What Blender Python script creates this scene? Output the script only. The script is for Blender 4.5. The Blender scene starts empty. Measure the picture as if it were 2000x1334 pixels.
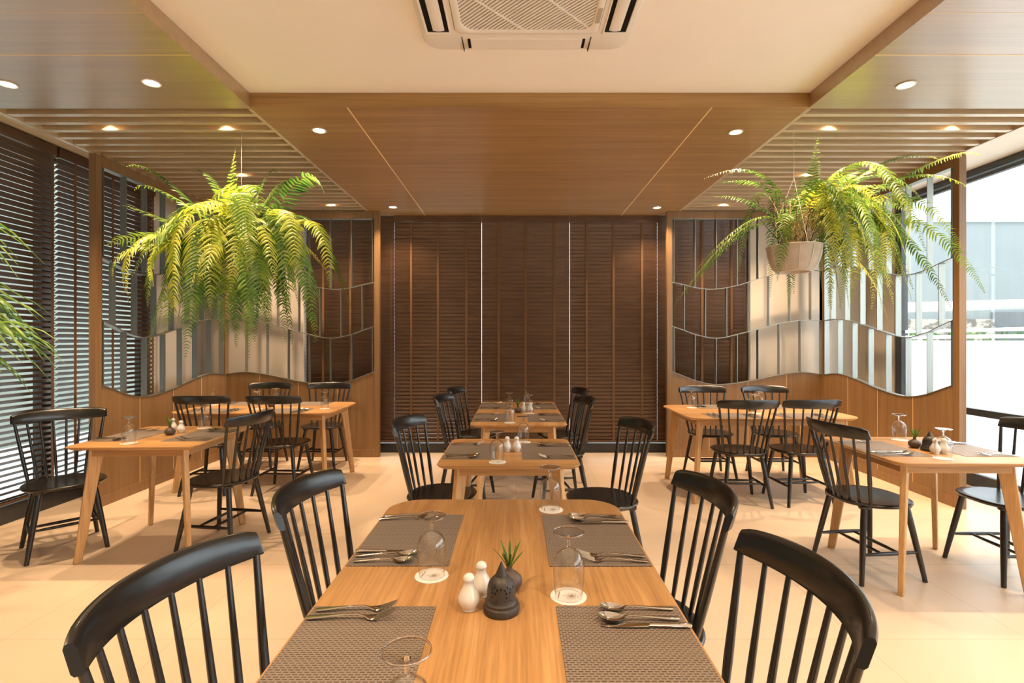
import bpy, math, random
from mathutils import Vector, Matrix
PI = math.pi
R = math.radians
SC = bpy.context.scene
C = SC.collection
rnd = random.Random(7)

# ------------------------------------------------------------------ camera
CH = 1.40
FPX = 1000.0
cam_d = bpy.data.cameras.new('camera')
cam_d.lens = 18.0
cam_d.sensor_width = 36.0
cam_d.shift_x = -8 / 2000.0
cam_d.shift_y = -2 / 2000.0
cam_d.clip_start = 0.02
cam_d.clip_end = 200
cam = bpy.data.objects.new('camera', cam_d)
cam.location = (0, 0, CH)
cam.rotation_euler = (R(90), 0, 0)
C.objects.link(cam)
SC.camera = cam

# ------------------------------------------------------------------ world, exposure
w = bpy.data.worlds.new('world')
SC.world = w
w.use_nodes = True
bg = w.node_tree.nodes['Background']
bg.inputs['Color'].default_value = (0.90, 0.96, 1.0, 1)
bg.inputs['Strength'].default_value = 4.9
SC.view_settings.view_transform = 'Standard'
SC.view_settings.look = 'None'
SC.view_settings.exposure = 0.0
SC.view_settings.gamma = 1.0
SC.view_settings.use_curve_mapping = False
SPOT_W = 128.0
WARM = (1.0, 0.685, 0.42)


# ------------------------------------------------------------------ materials
def mat_base(name, col, rough=0.5, metal=0.0, spec=0.5, coat=0.0, coat_rough=0.1):
    m = bpy.data.materials.new(name)
    m.use_nodes = True
    b = m.node_tree.nodes['Principled BSDF']
    b.inputs['Base Color'].default_value = (*col, 1)
    b.inputs['Roughness'].default_value = rough
    b.inputs['Metallic'].default_value = metal
    b.inputs['Specular IOR Level'].default_value = spec
    b.inputs['Coat Weight'].default_value = coat
    b.inputs['Coat Roughness'].default_value = coat_rough
    return m


def nd(m, t, **kw):
    n = m.node_tree.nodes.new(t)
    for k, v in kw.items():
        setattr(n, k, v)
    return n


def noise_mat(name, c1, c2, scale=(5, 5, 5), rough=0.5, metal=0.0, spec=0.5, detail=6, bump=0.0, lo=0.35, hi=0.65, rrange=None, coat=0.0, fine=None):
    """two-tone material from a stretched noise in object space"""
    m = mat_base(name, c1, rough, metal, spec, coat, 0.1 if coat < 0.9 else 0.3)
    if coat >= 0.9:
        m.node_tree.nodes['Principled BSDF'].inputs['Coat IOR'].default_value = 2.0
    nt = m.node_tree
    b = nt.nodes['Principled BSDF']
    tc = nd(m, 'ShaderNodeTexCoord')
    mp = nd(m, 'ShaderNodeMapping')
    mp.inputs['Scale'].default_value = scale
    nz = nd(m, 'ShaderNodeTexNoise')
    nz.inputs['Scale'].default_value = 1.0
    nz.inputs['Detail'].default_value = detail
    nz.inputs['Roughness'].default_value = 0.6
    rp = nd(m, 'ShaderNodeValToRGB')
    rp.color_ramp.elements[0].position = lo
    rp.color_ramp.elements[0].color = (*c1, 1)
    rp.color_ramp.elements[1].position = hi
    rp.color_ramp.elements[1].color = (*c2, 1)
    L = nt.links.new
    L(tc.outputs['Object'], mp.inputs['Vector'])
    L(mp.outputs['Vector'], nz.inputs['Vector'])
    L(nz.outputs['Fac'], rp.inputs['Fac'])
    out = rp.outputs['Color']
    if fine:
        mp2 = nd(m, 'ShaderNodeMapping')
        mp2.inputs['Scale'].default_value = fine
        n2 = nd(m, 'ShaderNodeTexNoise')
        n2.inputs['Scale'].default_value = 1.0
        n2.inputs['Detail'].default_value = 3
        L(tc.outputs['Object'], mp2.inputs['Vector'])
        L(mp2.outputs['Vector'], n2.inputs['Vector'])
        mx = nd(m, 'ShaderNodeMix', data_type='RGBA', blend_type='MULTIPLY')
        mr = nd(m, 'ShaderNodeMapRange')
        mr.inputs['From Min'].default_value = 0.35
        mr.inputs['From Max'].default_value = 0.6
        mr.inputs['To Min'].default_value = 0.82
        mr.inputs['To Max'].default_value = 1.04
        L(n2.outputs['Fac'], mr.inputs['Value'])
        mx.inputs[0].default_value = 1.0
        L(out, mx.inputs[6])
        L(mr.outputs['Result'], mx.inputs[7])
        out = mx.outputs[2]
    L(out, b.inputs['Base Color'])
    if bump:
        bp = nd(m, 'ShaderNodeBump')
        bp.inputs['Strength'].default_value = bump
        bp.inputs['Distance'].default_value = 0.002
        L(nz.outputs['Fac'], bp.inputs['Height'])
        L(bp.outputs['Normal'], b.inputs['Normal'])
    if rrange:
        mr = nd(m, 'ShaderNodeMapRange')
        mr.inputs['To Min'].default_value = rrange[0]
        mr.inputs['To Max'].default_value = rrange[1]
        L(nz.outputs['Fac'], mr.inputs['Value'])
        L(mr.outputs['Result'], b.inputs['Roughness'])
    return m


def emit_mat(name, col, s):
    m = bpy.data.materials.new(name)
    m.use_nodes = True
    nt = m.node_tree
    nt.nodes.clear()
    e = nt.nodes.new('ShaderNodeEmission')
    e.inputs['Color'].default_value = (*col, 1)
    e.inputs['Strength'].default_value = s
    o = nt.nodes.new('ShaderNodeOutputMaterial')
    nt.links.new(e.outputs[0], o.inputs[0])
    return m


def thin_glass(name, tint=(1, 1, 1), ior=1.45, boost=1.0, rough=0.0):
    m = bpy.data.materials.new(name)
    m.use_nodes = True
    nt = m.node_tree
    nt.nodes.clear()
    t = nt.nodes.new('ShaderNodeBsdfTransparent')
    t.inputs['Color'].default_value = (*tint, 1)
    g = nt.nodes.new('ShaderNodeBsdfGlossy')
    g.inputs['Roughness'].default_value = rough
    f = nt.nodes.new('ShaderNodeLayerWeight')
    f.inputs['Blend'].default_value = 0.5
    pw = nt.nodes.new('ShaderNodeMath')
    pw.operation = 'POWER'
    pw.inputs[1].default_value = 5.0
    mu = nt.nodes.new('ShaderNodeMath')
    mu.operation = 'MULTIPLY_ADD'
    mu.use_clamp = True
    f0 = ((ior - 1) / (ior + 1)) ** 2
    mu.inputs[1].default_value = (1 - f0) * boost
    mu.inputs[2].default_value = f0 * boost
    nt.links.new(f.outputs['Facing'], pw.inputs[0])
    mx = nt.nodes.new('ShaderNodeMixShader')
    o = nt.nodes.new('ShaderNodeOutputMaterial')
    nt.links.new(pw.outputs[0], mu.inputs[0])
    nt.links.new(mu.outputs[0], mx.inputs[0])
    nt.links.new(t.outputs[0], mx.inputs[1])
    nt.links.new(g.outputs[0], mx.inputs[2])
    nt.links.new(mx.outputs[0], o.inputs[0])
    return m


def frosted_mat(name):
    m = bpy.data.materials.new(name)
    m.use_nodes = True
    nt = m.node_tree
    nt.nodes.clear()
    t = nt.nodes.new('ShaderNodeBsdfTranslucent')
    t.inputs['Color'].default_value = (0.97, 0.98, 1, 1)
    d = nt.nodes.new('ShaderNodeBsdfDiffuse')
    d.inputs['Color'].default_value = (0.9, 0.9, 0.9, 1)
    mx = nt.nodes.new('ShaderNodeMixShader')
    mx.inputs[0].default_value = 0.08
    o = nt.nodes.new('ShaderNodeOutputMaterial')
    nt.links.new(t.outputs[0], mx.inputs[1])
    nt.links.new(d.outputs[0], mx.inputs[2])
    nt.links.new(mx.outputs[0], o.inputs[0])
    return m


def leaf_mat(name, c1, c2):
    m = noise_mat(name, c1, c2, (9, 9, 9), 0.42, spec=0.5, detail=3, lo=0.4, hi=0.6)
    nt = m.node_tree
    b = nt.nodes['Principled BSDF']
    out = [n for n in nt.nodes if n.type == 'OUTPUT_MATERIAL'][0]
    src = b.inputs['Base Color'].links[0].from_socket
    t = nd(m, 'ShaderNodeBsdfTranslucent')
    nt.links.new(src, t.inputs['Color'])
    mx = nd(m, 'ShaderNodeMixShader')
    mx.inputs[0].default_value = 0.42
    nt.links.new(b.outputs[0], mx.inputs[1])
    nt.links.new(t.outputs[0], mx.inputs[2])
    nt.links.new(mx.outputs[0], out.inputs['Surface'])
    return m


def tile_mat():
    m = mat_base('floor_tile', (0.7, 0.6, 0.46), 0.33, spec=0.45)
    nt = m.node_tree
    b = nt.nodes['Principled BSDF']
    L = nt.links.new
    tc = nd(m, 'ShaderNodeTexCoord')
    br = nd(m, 'ShaderNodeTexBrick')
    br.offset = 0.0
    br.inputs['Scale'].default_value = 1.0
    br.inputs['Brick Width'].default_value = 0.8
    br.inputs['Row Height'].default_value = 0.8
    br.inputs['Mortar Size'].default_value = 0.0016
    br.inputs['Mortar Smooth'].default_value = 0.1
    br.inputs['Color1'].default_value = (0.75, 0.60, 0.44, 1)
    br.inputs['Color2'].default_value = (0.73, 0.585, 0.43, 1)
    br.inputs['Mortar'].default_value = (0.5, 0.4, 0.3, 1)
    L(tc.outputs['Object'], br.inputs['Vector'])
    nz = nd(m, 'ShaderNodeTexNoise')
    nz.inputs['Scale'].default_value = 1.3
    nz.inputs['Detail'].default_value = 5
    L(tc.outputs['Object'], nz.inputs['Vector'])
    mr = nd(m, 'ShaderNodeMapRange')
    mr.inputs['To Min'].default_value = 0.88
    mr.inputs['To Max'].default_value = 1.08
    L(nz.outputs['Fac'], mr.inputs['Value'])
    mx = nd(m, 'ShaderNodeMix', data_type='RGBA', blend_type='MULTIPLY')
    mx.inputs[0].default_value = 1
    L(br.outputs['Color'], mx.inputs[6])
    L(mr.outputs['Result'], mx.inputs[7])
    L(mx.outputs[2], b.inputs['Base Color'])
    return m


def mat_weave():
    m = mat_base('woven_vinyl', (0.3, 0.24, 0.19), 0.45, spec=0.4)
    nt = m.node_tree
    b = nt.nodes['Principled BSDF']
    L = nt.links.new
    tc = nd(m, 'ShaderNodeTexCoord')
    br = nd(m, 'ShaderNodeTexBrick')
    br.offset = 0.5
    br.inputs['Scale'].default_value = 1.0
    br.inputs['Brick Width'].default_value = 0.0138
    br.inputs['Row Height'].default_value = 0.0072
    br.inputs['Mortar Size'].default_value = 0.0021
    br.inputs['Mortar Smooth'].default_value = 0.3
    br.inputs['Color1'].default_value = (0.085, 0.062, 0.046, 1)
    br.inputs['Color2'].default_value = (0.12, 0.09, 0.068, 1)
    br.inputs['Mortar'].default_value = (0.27, 0.225, 0.185, 1)
    mp = nd(m, 'ShaderNodeMapping')
    mp.inputs['Rotation'].default_value = (0, 0, PI / 2)
    L(tc.outputs['Object'], mp.inputs['Vector'])
    L(mp.outputs['Vector'], br.inputs['Vector'])
    L(br.outputs['Color'], b.inputs['Base Color'])
    bp = nd(m, 'ShaderNodeBump')
    bp.inputs['Strength'].default_value = 0.5
    bp.inputs['Distance'].default_value = 0.001
    L(br.outputs['Fac'], bp.inputs['Height'])
    L(bp.outputs['Normal'], b.inputs['Normal'])
    return m


M = {}
M['oak_y'] = noise_mat('oak_tabletop', (0.42, 0.222, 0.08), (0.585, 0.34, 0.14), (14, 1.1, 14), 0.38, detail=6, fine=(160, 5, 160), spec=0.4)
M['oak_z'] = noise_mat('oak_leg', (0.57, 0.33, 0.135), (0.70, 0.435, 0.20), (30, 30, 2), 0.4, detail=5, fine=(160, 160, 8), spec=0.4)
M['lam_x'] = noise_mat('ceiling_laminate', (0.30, 0.162, 0.052), (0.42, 0.24, 0.088), (0.6, 16, 16), 0.4, detail=6, fine=(1.5, 190, 190), spec=0.4, lo=0.3, hi=0.7, coat=0.12)
M['lam_gloss'] = noise_mat('glossy_ceiling_laminate', (0.30, 0.172, 0.07), (0.40, 0.24, 0.105), (0.6, 16, 16), 0.35, detail=6, fine=(1.5, 190, 190), spec=0.8, lo=0.3, hi=0.7, coat=1.0)
M['lam_z'] = noise_mat('screen_laminate', (0.22, 0.122, 0.05), (0.30, 0.175, 0.078), (18, 18, 0.7), 0.4, detail=6, fine=(190, 190, 1.5), spec=0.5, lo=0.3, hi=0.7)
M['slat'] = noise_mat('slat_wood', (0.52, 0.37, 0.20), (0.62, 0.46, 0.27), (1.5, 30, 30), 0.4, detail=5, fine=(4, 190, 190), spec=0.8, coat=1.0)
M['inlay'] = noise_mat('pale_inlay_lit_seam', (0.88, 0.62, 0.28), (0.9, 0.66, 0.32), (5, 5, 5), 0.35)  # light wood strips on the screens, lit seam colour on the ceiling
M['black'] = noise_mat('black_lacquer', (0.011, 0.011, 0.011), (0.013, 0.0125, 0.012), (8, 8, 8), 0.27, spec=0.6, coat=0.15)
M['white_ceil'] = noise_mat('ceiling_paint', (0.86, 0.81, 0.73), (0.88, 0.83, 0.75), (2, 2, 2), 0.7, spec=0.2)
M['cream'] = noise_mat('cream_wall_paint', (0.62, 0.56, 0.47), (0.65, 0.59, 0.50), (2, 2, 2), 0.6, spec=0.3)
M['blind'] = noise_mat('dark_wood_slats', (0.085, 0.044, 0.024), (0.125, 0.068, 0.038), (3, 3, 25), 0.3, detail=4, spec=0.6)
M['tape'] = noise_mat('brown_ladder_tape', (0.15, 0.082, 0.04), (0.18, 0.10, 0.05), (60, 60, 200), 0.8, spec=0.2)
M['steel'] = noise_mat('brushed_steel', (0.33, 0.34, 0.31), (0.39, 0.40, 0.37), (60, 60, 2), 0.45, metal=1.0, rrange=(0.42, 0.52))
M['chrome'] = noise_mat('polished_steel', (0.72, 0.70, 0.67), (0.76, 0.74, 0.71), (20, 20, 20), 0.12, metal=1.0)
M['frame'] = noise_mat('dark_window_frame', (0.035, 0.037, 0.04), (0.045, 0.047, 0.05), (8, 8, 8), 0.4, spec=0.5)
M['tile'] = tile_mat()
M['weave'] = mat_weave()
M['pane'] = thin_glass('window_glass', (0.97, 0.99, 0.985), 1.5)
M['bowl'] = thin_glass('drinking_glass', (0.985, 0.99, 0.985), 1.5, 1.5)
M['foot'] = thin_glass('glass_foot', (0.985, 0.985, 0.98), 1.5, 1.8, 0.12)
M['film'] = frosted_mat('frosted_film')
mg = mat_base('solid_glass', (1, 1, 1), 0.0)
mg.node_tree.nodes['Principled BSDF'].inputs['Transmission Weight'].default_value = 1.0
mg.node_tree.nodes['Principled BSDF'].inputs['IOR'].default_value = 1.47
M['glass'] = mg
M['paper'] = noise_mat('coaster_paper', (0.86, 0.84, 0.81), (0.9, 0.88, 0.85), (40, 40, 40), 0.8, spec=0.2)
M['ink'] = noise_mat('bronze_ink', (0.33, 0.2, 0.12), (0.38, 0.24, 0.15), (40, 40, 40), 0.6)
M['porcelain'] = noise_mat('white_porcelain', (0.80, 0.78, 0.73), (0.84, 0.82, 0.77), (20, 20, 20), 0.15, spec=0.6, coat=0.5)
M['clay'] = noise_mat('dark_clay', (0.035, 0.028, 0.024), (0.055, 0.045, 0.038), (60, 60, 60), 0.45, spec=0.5, bump=0.2)
M['brownclay'] = noise_mat('brown_clay', (0.085, 0.06, 0.045), (0.12, 0.085, 0.065), (60, 60, 60), 0.45, spec=0.5)
M['dark'] = noise_mat('painted_recess_shade', (0.01, 0.009, 0.008), (0.014, 0.012, 0.011), (10, 10, 10), 0.8, spec=0.1)  # near-black colour for the shade inside the outlet slots and seams
M['sensor'] = noise_mat('beige_sensor', (0.42, 0.36, 0.28), (0.45, 0.39, 0.3), (9, 9, 9), 0.3)
M['greyrecess'] = noise_mat('grey_grille_recess', (0.25, 0.27, 0.25), (0.3, 0.32, 0.3), (200, 200, 200), 0.8, spec=0.1)
M['plastic'] = noise_mat('warm_white_plastic', (0.78, 0.73, 0.66), (0.8, 0.75, 0.68), (5, 5, 5), 0.35, spec=0.5)
M['lamp'] = emit_mat('lamp_glow', (1.0, 0.80, 0.55), 26.0)
M['trimring'] = noise_mat('lamp_trim', (0.75, 0.72, 0.68), (0.78, 0.75, 0.7), (10, 10, 10), 0.35, spec=0.5)
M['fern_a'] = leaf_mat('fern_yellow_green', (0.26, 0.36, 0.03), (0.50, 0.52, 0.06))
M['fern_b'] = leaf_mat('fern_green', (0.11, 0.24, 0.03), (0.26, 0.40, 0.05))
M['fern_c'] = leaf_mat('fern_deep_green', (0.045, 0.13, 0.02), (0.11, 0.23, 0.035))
M['palm'] = leaf_mat('palm_green', (0.08, 0.22, 0.04), (0.26, 0.42, 0.08))
M['stem'] = noise_mat('fern_stem', (0.02, 0.012, 0.009), (0.045, 0.026, 0.016), (30, 30, 30), 0.6)
M['stemlight'] = noise_mat('fern_rachis', (0.28, 0.18, 0.06), (0.36, 0.25, 0.09), (30, 30, 30), 0.6)
M['sprig'] = leaf_mat('sprig_green', (0.09, 0.22, 0.03), (0.22, 0.38, 0.06))
M['pot'] = noise_mat('pale_pot', (0.50, 0.42, 0.36), (0.60, 0.52, 0.45), (12, 12, 12), 0.7, spec=0.3, bump=0.3)
M['soil'] = noise_mat('soil', (0.05, 0.03, 0.02), (0.1, 0.06, 0.04), (60, 60, 60), 0.95, spec=0.1, bump=0.8)
M['wire'] = noise_mat('pale_wire', (0.70, 0.66, 0.6), (0.75, 0.7, 0.64), (30, 30, 30), 0.4, metal=0.4)
M['concrete'] = noise_mat('concrete_paving', (0.62, 0.61, 0.58), (0.7, 0.69, 0.66), (1, 1, 1), 0.8, spec=0.2)
M['facade'] = noise_mat('grey_blue_facade', (0.215, 0.24, 0.245), (0.24, 0.265, 0.27), (1, 1, 0.4), 0.7, spec=0.2)
M['outwall'] = noise_mat('dim_view_grey_green', (0.20, 0.225, 0.195), (0.26, 0.285, 0.25), (1.5, 1.5, 1.5), 0.8, spec=0.2)
M['canopy'] = noise_mat('white_canopy', (0.78, 0.79, 0.8), (0.82, 0.83, 0.84), (1, 1, 1), 0.5)
M['stone'] = noise_mat('stone_wall', (0.16, 0.14, 0.12), (0.42, 0.38, 0.33), (4, 4, 6), 0.85, detail=3, lo=0.42, hi=0.55)
M['opening_shade'] = noise_mat('shaded_opening', (0.10, 0.11, 0.12), (0.14, 0.15, 0.16), (1, 1, 1), 0.5)  # dark colour holds the shade of the opening
M['hedge'] = leaf_mat('hedge_green', (0.05, 0.12, 0.03), (0.15, 0.28, 0.06))


# ------------------------------------------------------------------ mesh builder
class MB:
    def __init__(s):
        s.v = []
        s.f = []

    def quad_grid(s, rows, closed=False, flip=False):
        """rows: list of equally long point lists"""
        b = len(s.v)
        n = len(rows[0])
        for r in rows:
            s.v += [tuple(p) for p in r]
        for i in range(len(rows) - 1):
            for j in range(n if closed else n - 1):
                k = (j + 1) % n
                q = (b + i * n + j, b + i * n + k, b + (i + 1) * n + k, b + (i + 1) * n + j)
                s.f.append(q[::-1] if flip else q)
        return b, n

    def box(s, x0, x1, y0, y1, z0, z1):
        b = len(s.v)
        s.v += [(x, y, z) for z in (z0, z1) for y in (y0, y1) for x in (x0, x1)]
        for q in ((0, 2, 3, 1), (4, 5, 7, 6), (0, 1, 5, 4), (2, 6, 7, 3), (0, 4, 6, 2), (1, 3, 7, 5)):
            s.f.append(tuple(b + i for i in q))
        return s

    def prism(s, poly, z0, z1, axis='z'):
        """extrude a polygon (list of 2d points)"""
        b = len(s.v)
        n = len(poly)

        def P(p, h):
            return {'z': (p[0], p[1], h), 'y': (p[0], h, p[1]), 'x': (h, p[0], p[1])}[axis]
        s.v += [P(p, z0) for p in poly] + [P(p, z1) for p in poly]
        s.f.append(tuple(b + i for i in reversed(range(n))))
        s.f.append(tuple(b + n + i for i in range(n)))
        for i in range(n):
            j = (i + 1) % n
            s.f.append((b + i, b + j, b + n + j, b + n + i))
        return s

    def loft(s, loops, caps=True):
        b, n = s.quad_grid(loops, closed=True)
        if caps:
            s.f.append(tuple(b + i for i in reversed(range(n))))
            e = b + (len(loops) - 1) * n
            s.f.append(tuple(e + i for i in range(n)))
        return s

    def tube(s, pts, rad, n=8, flat=1.0, caps=True):
        pts = [Vector(p) for p in pts]
        if not hasattr(rad, '__len__'):
            rad = [rad] * len(pts)
        loops = []
        t0 = (pts[1] - pts[0]).normalized()
        up = Vector((0, 0, 1)) if abs(t0.z) < 0.9 else Vector((1, 0, 0))
        u = t0.cross(up).normalized()
        for i, p in enumerate(pts):
            t = (pts[min(i + 1, len(pts) - 1)] - pts[max(i - 1, 0)]).normalized()
            u = (u - t * u.dot(t)).normalized()
            v = t.cross(u)
            loops.append([p + (u * math.cos(a) + v * math.sin(a) * flat) * rad[i] for a in [2 * PI * k / n for k in range(n)]])
        return s.loft(loops, caps)

    def lathe(s, prof, n=32, cx=0, cy=0, cz=0, closed_profile=False):
        loops = [[(cx + r * math.cos(2 * PI * k / n), cy + r * math.sin(2 * PI * k / n), cz + z) for k in range(n)] for r, z in prof]
        if closed_profile:
            loops.append(loops[0])
            return s.loft(loops, caps=False)
        return s.loft(loops, caps=True)

    def build(s, name, mat, parent=None, smooth=True, bevel=0.0, loc=None, seg=2):
        me = bpy.data.meshes.new(name)
        me.from_pydata(s.v, [], s.f)
        me.materials.append(mat if not isinstance(mat, str) else M[mat])
        if smooth:
            me.polygons.foreach_set('use_smooth', [True] * len(me.polygons))
            try:
                me.set_sharp_from_angle(angle=R(38))
            except Exception:
                pass
        me.update()
        o = bpy.data.objects.new(name, me)
        C.objects.link(o)
        if parent:
            o.parent = parent
        if loc:
            o.location = loc
        if bevel:
            md = o.modifiers.new('bevel', 'BEVEL')
            md.width = bevel
            md.segments = seg
            md.limit_method = 'ANGLE'
            md.angle_limit = R(35)
            md.harden_normals = False
        return o


def tag(o, label, cat, group=None):
    o['label'] = label
    o['category'] = cat
    if group:
        o['group'] = group
    return o


def struct(o):
    o['kind'] = 'structure'
    return o


def empty(name, loc=(0, 0, 0), rz=0.0):
    o = bpy.data.objects.new(name, None)
    o.empty_display_size = 0.1
    C.objects.link(o)
    o.location = loc
    o.rotation_euler = (0, 0, rz)
    return o


def copy_tree(o, parent=None):
    c = o.copy()
    C.objects.link(c)
    if parent:
        c.parent = parent
    for ch in KIDS.get(o.name, []):
        copy_tree(ch, c)
    return c


KIDS = {}


def index_kids(root):
    KIDS[root.name] = list(root.children)
    for ch in root.children:
        index_kids(ch)


def place(proto, used, loc, rz, label, cat=None, group=None):
    o = proto if not used else copy_tree(proto)
    o.location = loc
    o.rotation_euler = (0, 0, rz)
    o['label'] = label
    if cat:
        o['category'] = cat
    if group:
        o['group'] = group
    return o


def rrect(x0, x1, y0, y1, r, n=6):
    pts = []
    for cx, cy, a0 in ((x1 - r, y1 - r, 0), (x0 + r, y1 - r, 90), (x0 + r, y0 + r, 180), (x1 - r, y0 + r, 270)):
        for k in range(n + 1):
            a = R(a0 + 90 * k / n)
            pts.append((cx + r * math.cos(a), cy + r * math.sin(a)))
    return pts


def px(x, y, d):
    """a place seen at photo pixel (x, y) at distance d in front of the camera"""
    return Vector(((x - 1008) * d / FPX, d, CH - (y - 665) * d / FPX))


# ------------------------------------------------------------------ room constants
ZC, ZS = 3.046, 2.95          # white ceiling, dropped wood ceiling
XL, XR = -3.53, 3.70          # outer edges of the dropped ceiling
SX0, SX1 = -1.77, 1.95        # centre bay
YB = 6.38                     # back blinds
YF = -3.6                     # wall behind the camera
WL, WR = -3.99, 4.42          # window planes

# ---- floor, ceiling, walls
struct(MB().box(WL - 0.06, WR + 0.06, YF, YB + 0.2, -0.06, 0).build('floor', 'tile', smooth=False))
struct(MB().box(WL - 0.1, WR + 0.1, YF, YB + 0.25, ZC, ZC + 0.1).build('ceiling', 'white_ceil', smooth=False))
struct(MB().box(WL - 0.1, WR + 0.1, YF - 0.1, YF, -0.06, ZC).build('wall_front', 'cream', smooth=False))
wb = MB()
wb.box(WL - 0.1, -2.66, YB + 0.02, YB + 0.2, 0, ZC)
wb.box(2.93, WR + 0.1, YB + 0.02, YB + 0.2, 0, ZC)
struct(wb.build('wall_back', 'cream', smooth=False))
struct(MB().box(WL - 0.1, WL + 0.06, 5.50, YB + 0.02, 0, ZC).build('wall_left', 'cream', smooth=False))
struct(MB().box(WR - 0.05, WR + 0.1, 5.92, YB + 0.02, 0, ZC).build('wall_right', 'cream', smooth=False))

# ---- dropped timber ceiling
t = MB()
t.box(SX0, SX1, 3.40, YB + 0.08, ZS, ZC)
struct(t.build('trim_1', 'lam_x', smooth=False, bevel=0.0015))
for i, (a, b) in enumerate(((XL, SX0 - 0.0), (SX1, XR))):
    struct(MB().box(a, b, YF, 3.425, ZS, ZC).build('trim_%d' % (2 + i), 'lam_gloss', smooth=False, bevel=0.0015))
# slatted fields above the side tables
for i, (a, b) in enumerate(((XL, SX0), (SX1, XR))):
    t = MB()
    t.box(a, a + 0.028, 3.43, 6.2, ZS, ZC)
    t.box(b - 0.028, b, 3.43, 6.2, ZS, ZC)
    t.box(a + 0.028, b - 0.028, 6.16, 6.2, ZS, ZC)
    bk = MB().box(a + 0.028, b - 0.028, 3.43, 6.16, ZC - 0.004, ZC - 0.0005)  # unseen backing added to darken the gaps between the slats
    struct(bk.build('trim_%d' % (9 + i), 'lam_x', smooth=False))
    y = 3.515
    while y < 6.13:
        t.box(a + 0.028, b - 0.028, y, y + 0.042, ZS + 0.004, ZC)
        y += 0.1335
    struct(t.build('trim_%d' % (4 + i), 'slat', smooth=False, bevel=0.001))
# strip between slatted field and back wall
for i, (a, b) in enumerate(((XL, SX0), (SX1, XR))):
    struct(MB().box(a, b, 6.2, YB + 0.02, ZS, ZC).build('trim_%d' % (6 + i), 'lam_x', smooth=False))
# timber ceiling seams, the light in the gaps painted as pale strips
t = MB()
t.box(-1.128, -1.119, 3.405, YB, ZS - 0.0012, ZS + 0.002)
t.box(1.298, 1.307, 3.405, YB, ZS - 0.0012, ZS + 0.002)
for a, b in ((XL, SX0), (SX1, XR)):
    t.box(a, b, 2.776, 2.782, ZS - 0.001, ZS + 0.002)
    t.box(a, b, 2.42, 2.422, ZS - 0.0008, ZS + 0.002)
    t.box(a, b, 1.2, 1.206, ZS - 0.001, ZS + 0.002)
struct(t.build('trim_8', 'inlay', smooth=False))

# ---- windows
def window(name, n, along, c0, c1, wp, th, posts, z0=0.0, z1=ZC, rails=()):
    """glazed wall: along 'y' (side walls, plane x = wp) or 'x' (back wall, plane y = wp)"""
    def bx(mb, a0, a1, d0, d1, za, zb):
        if along == 'y':
            mb.box(wp + d0, wp + d1, a0, a1, za, zb)
        else:
            mb.box(a0, a1, wp + d0, wp + d1, za, zb)
    root = struct(empty('window_%d' % n))
    f = MB()
    bx(f, c0, c1, -th, th, z0, z0 + 0.125)
    bx(f, c0, c1, -th, th, z1 - 0.06, z1)
    bx(f, c0, c1, -th * 0.7, th * 0.7, z1 - 0.11, z1 - 0.075)
    for za, zb in rails:
        bx(f, c0, c1, -th * 0.9, th * 0.9, za, zb)
    for p in posts:
        bx(f, p - 0.045, p + 0.045, -th * 1.1, th * 1.1, z0, z1 - 0.0)
    f.build('window_frame', 'frame', root, smooth=False, bevel=0.003)
    g = MB()
    bx(g, c0, c1, -0.003, 0.003, z0 + 0.1, z1 - 0.05)
    g.build('pane', 'pane', root, smooth=False)
    return root


window('left', 1, 'y', YF, 5.50, WL, 0.035, [YF + 0.05, -1.9, -0.35, 1.2, 2.75, 4.31, 5.45])
window('back', 2, 'x', -2.66, 2.93, YB + 0.12, 0.03, [-2.6, -1.32, -0.23, 0.86, 1.96, 2.88])
wr = window('right', 3, 'y', YF, 5.92, WR, 0.035, [YF + 0.05, -1.0, 1.3, 3.6, 5.87], rails=((0.68, 0.745),))
fm = MB()
for za, zb in ((0.05, 1.398), (1.42, 1.455), (1.485, 1.517)):
    fm.box(WR + 0.006, WR + 0.008, YF, 5.83, za, zb)
fm.build('frosted_film', 'film', wr, smooth=False)
# dark channel on the floor under the left and back blinds
struct(MB().box(WL, WL + 0.10, YF, 5.5, 0, 0.135).build('baseboard_left', 'frame', smooth=False, bevel=0.004))
struct(MB().box(-2.66, 2.93, YB + 0.02, YB + 0.1, 0, 0.115).build('baseboard_back', 'frame', smooth=False, bevel=0.004))

# ---- world outside
struct(MB().box(-40, 60, -40, 60, -0.3, -0.12).build('ground', 'concrete', smooth=False))
b = empty('neighbouring_building', (12, 14.5, 0))
MB().box(-4.5, 14, 0, 6, -0.12, 4.75).build('wall', 'facade', b, smooth=False)
MB().box(-4.5, 14, -0.08, 0, 4.75, 4.86).build('parapet', 'canopy', b, smooth=False)
MB().box(-4.0, 1.4, -0.16, -0.002, 1.2, 2.0).build('stone_base', 'stone', b, smooth=False)
MB().box(1.45, 6.5, -0.06, -0.002, -0.1, 2.2).build('opening_panel', 'opening_shade', b, smooth=False)  # dark panel stands in for the shaded opening under the canopy
tag(b, 'pale grey building with stone base seen through the clear window on the right', 'building')
cn = empty('street_canopy', (11.5, 12.0, 0))
MB().prism([(-4, 2.02), (10, 2.42), (10, 2.56), (-4, 2.16)], -1.6, 0.4, 'y').build('canopy_roof', 'canopy', cn, smooth=False)
for xx in (3, 9):
    MB().box(xx - 0.05, xx + 0.05, 0.2, 0.3, -0.12, 2.05 + 0.028 * (xx + 4)).build('post', 'canopy', cn, smooth=False)
tag(cn, 'white sloping street canopy outside the right window', 'canopy')
ow = empty('added_dim_wall', (-7.2, 0, 0))  # wall added so the slat gaps show a dim grey green
MB().box(-0.15, 0, -8, 16, -0.12, 5.2).build('wall_face', 'outwall', ow, smooth=False)
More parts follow.
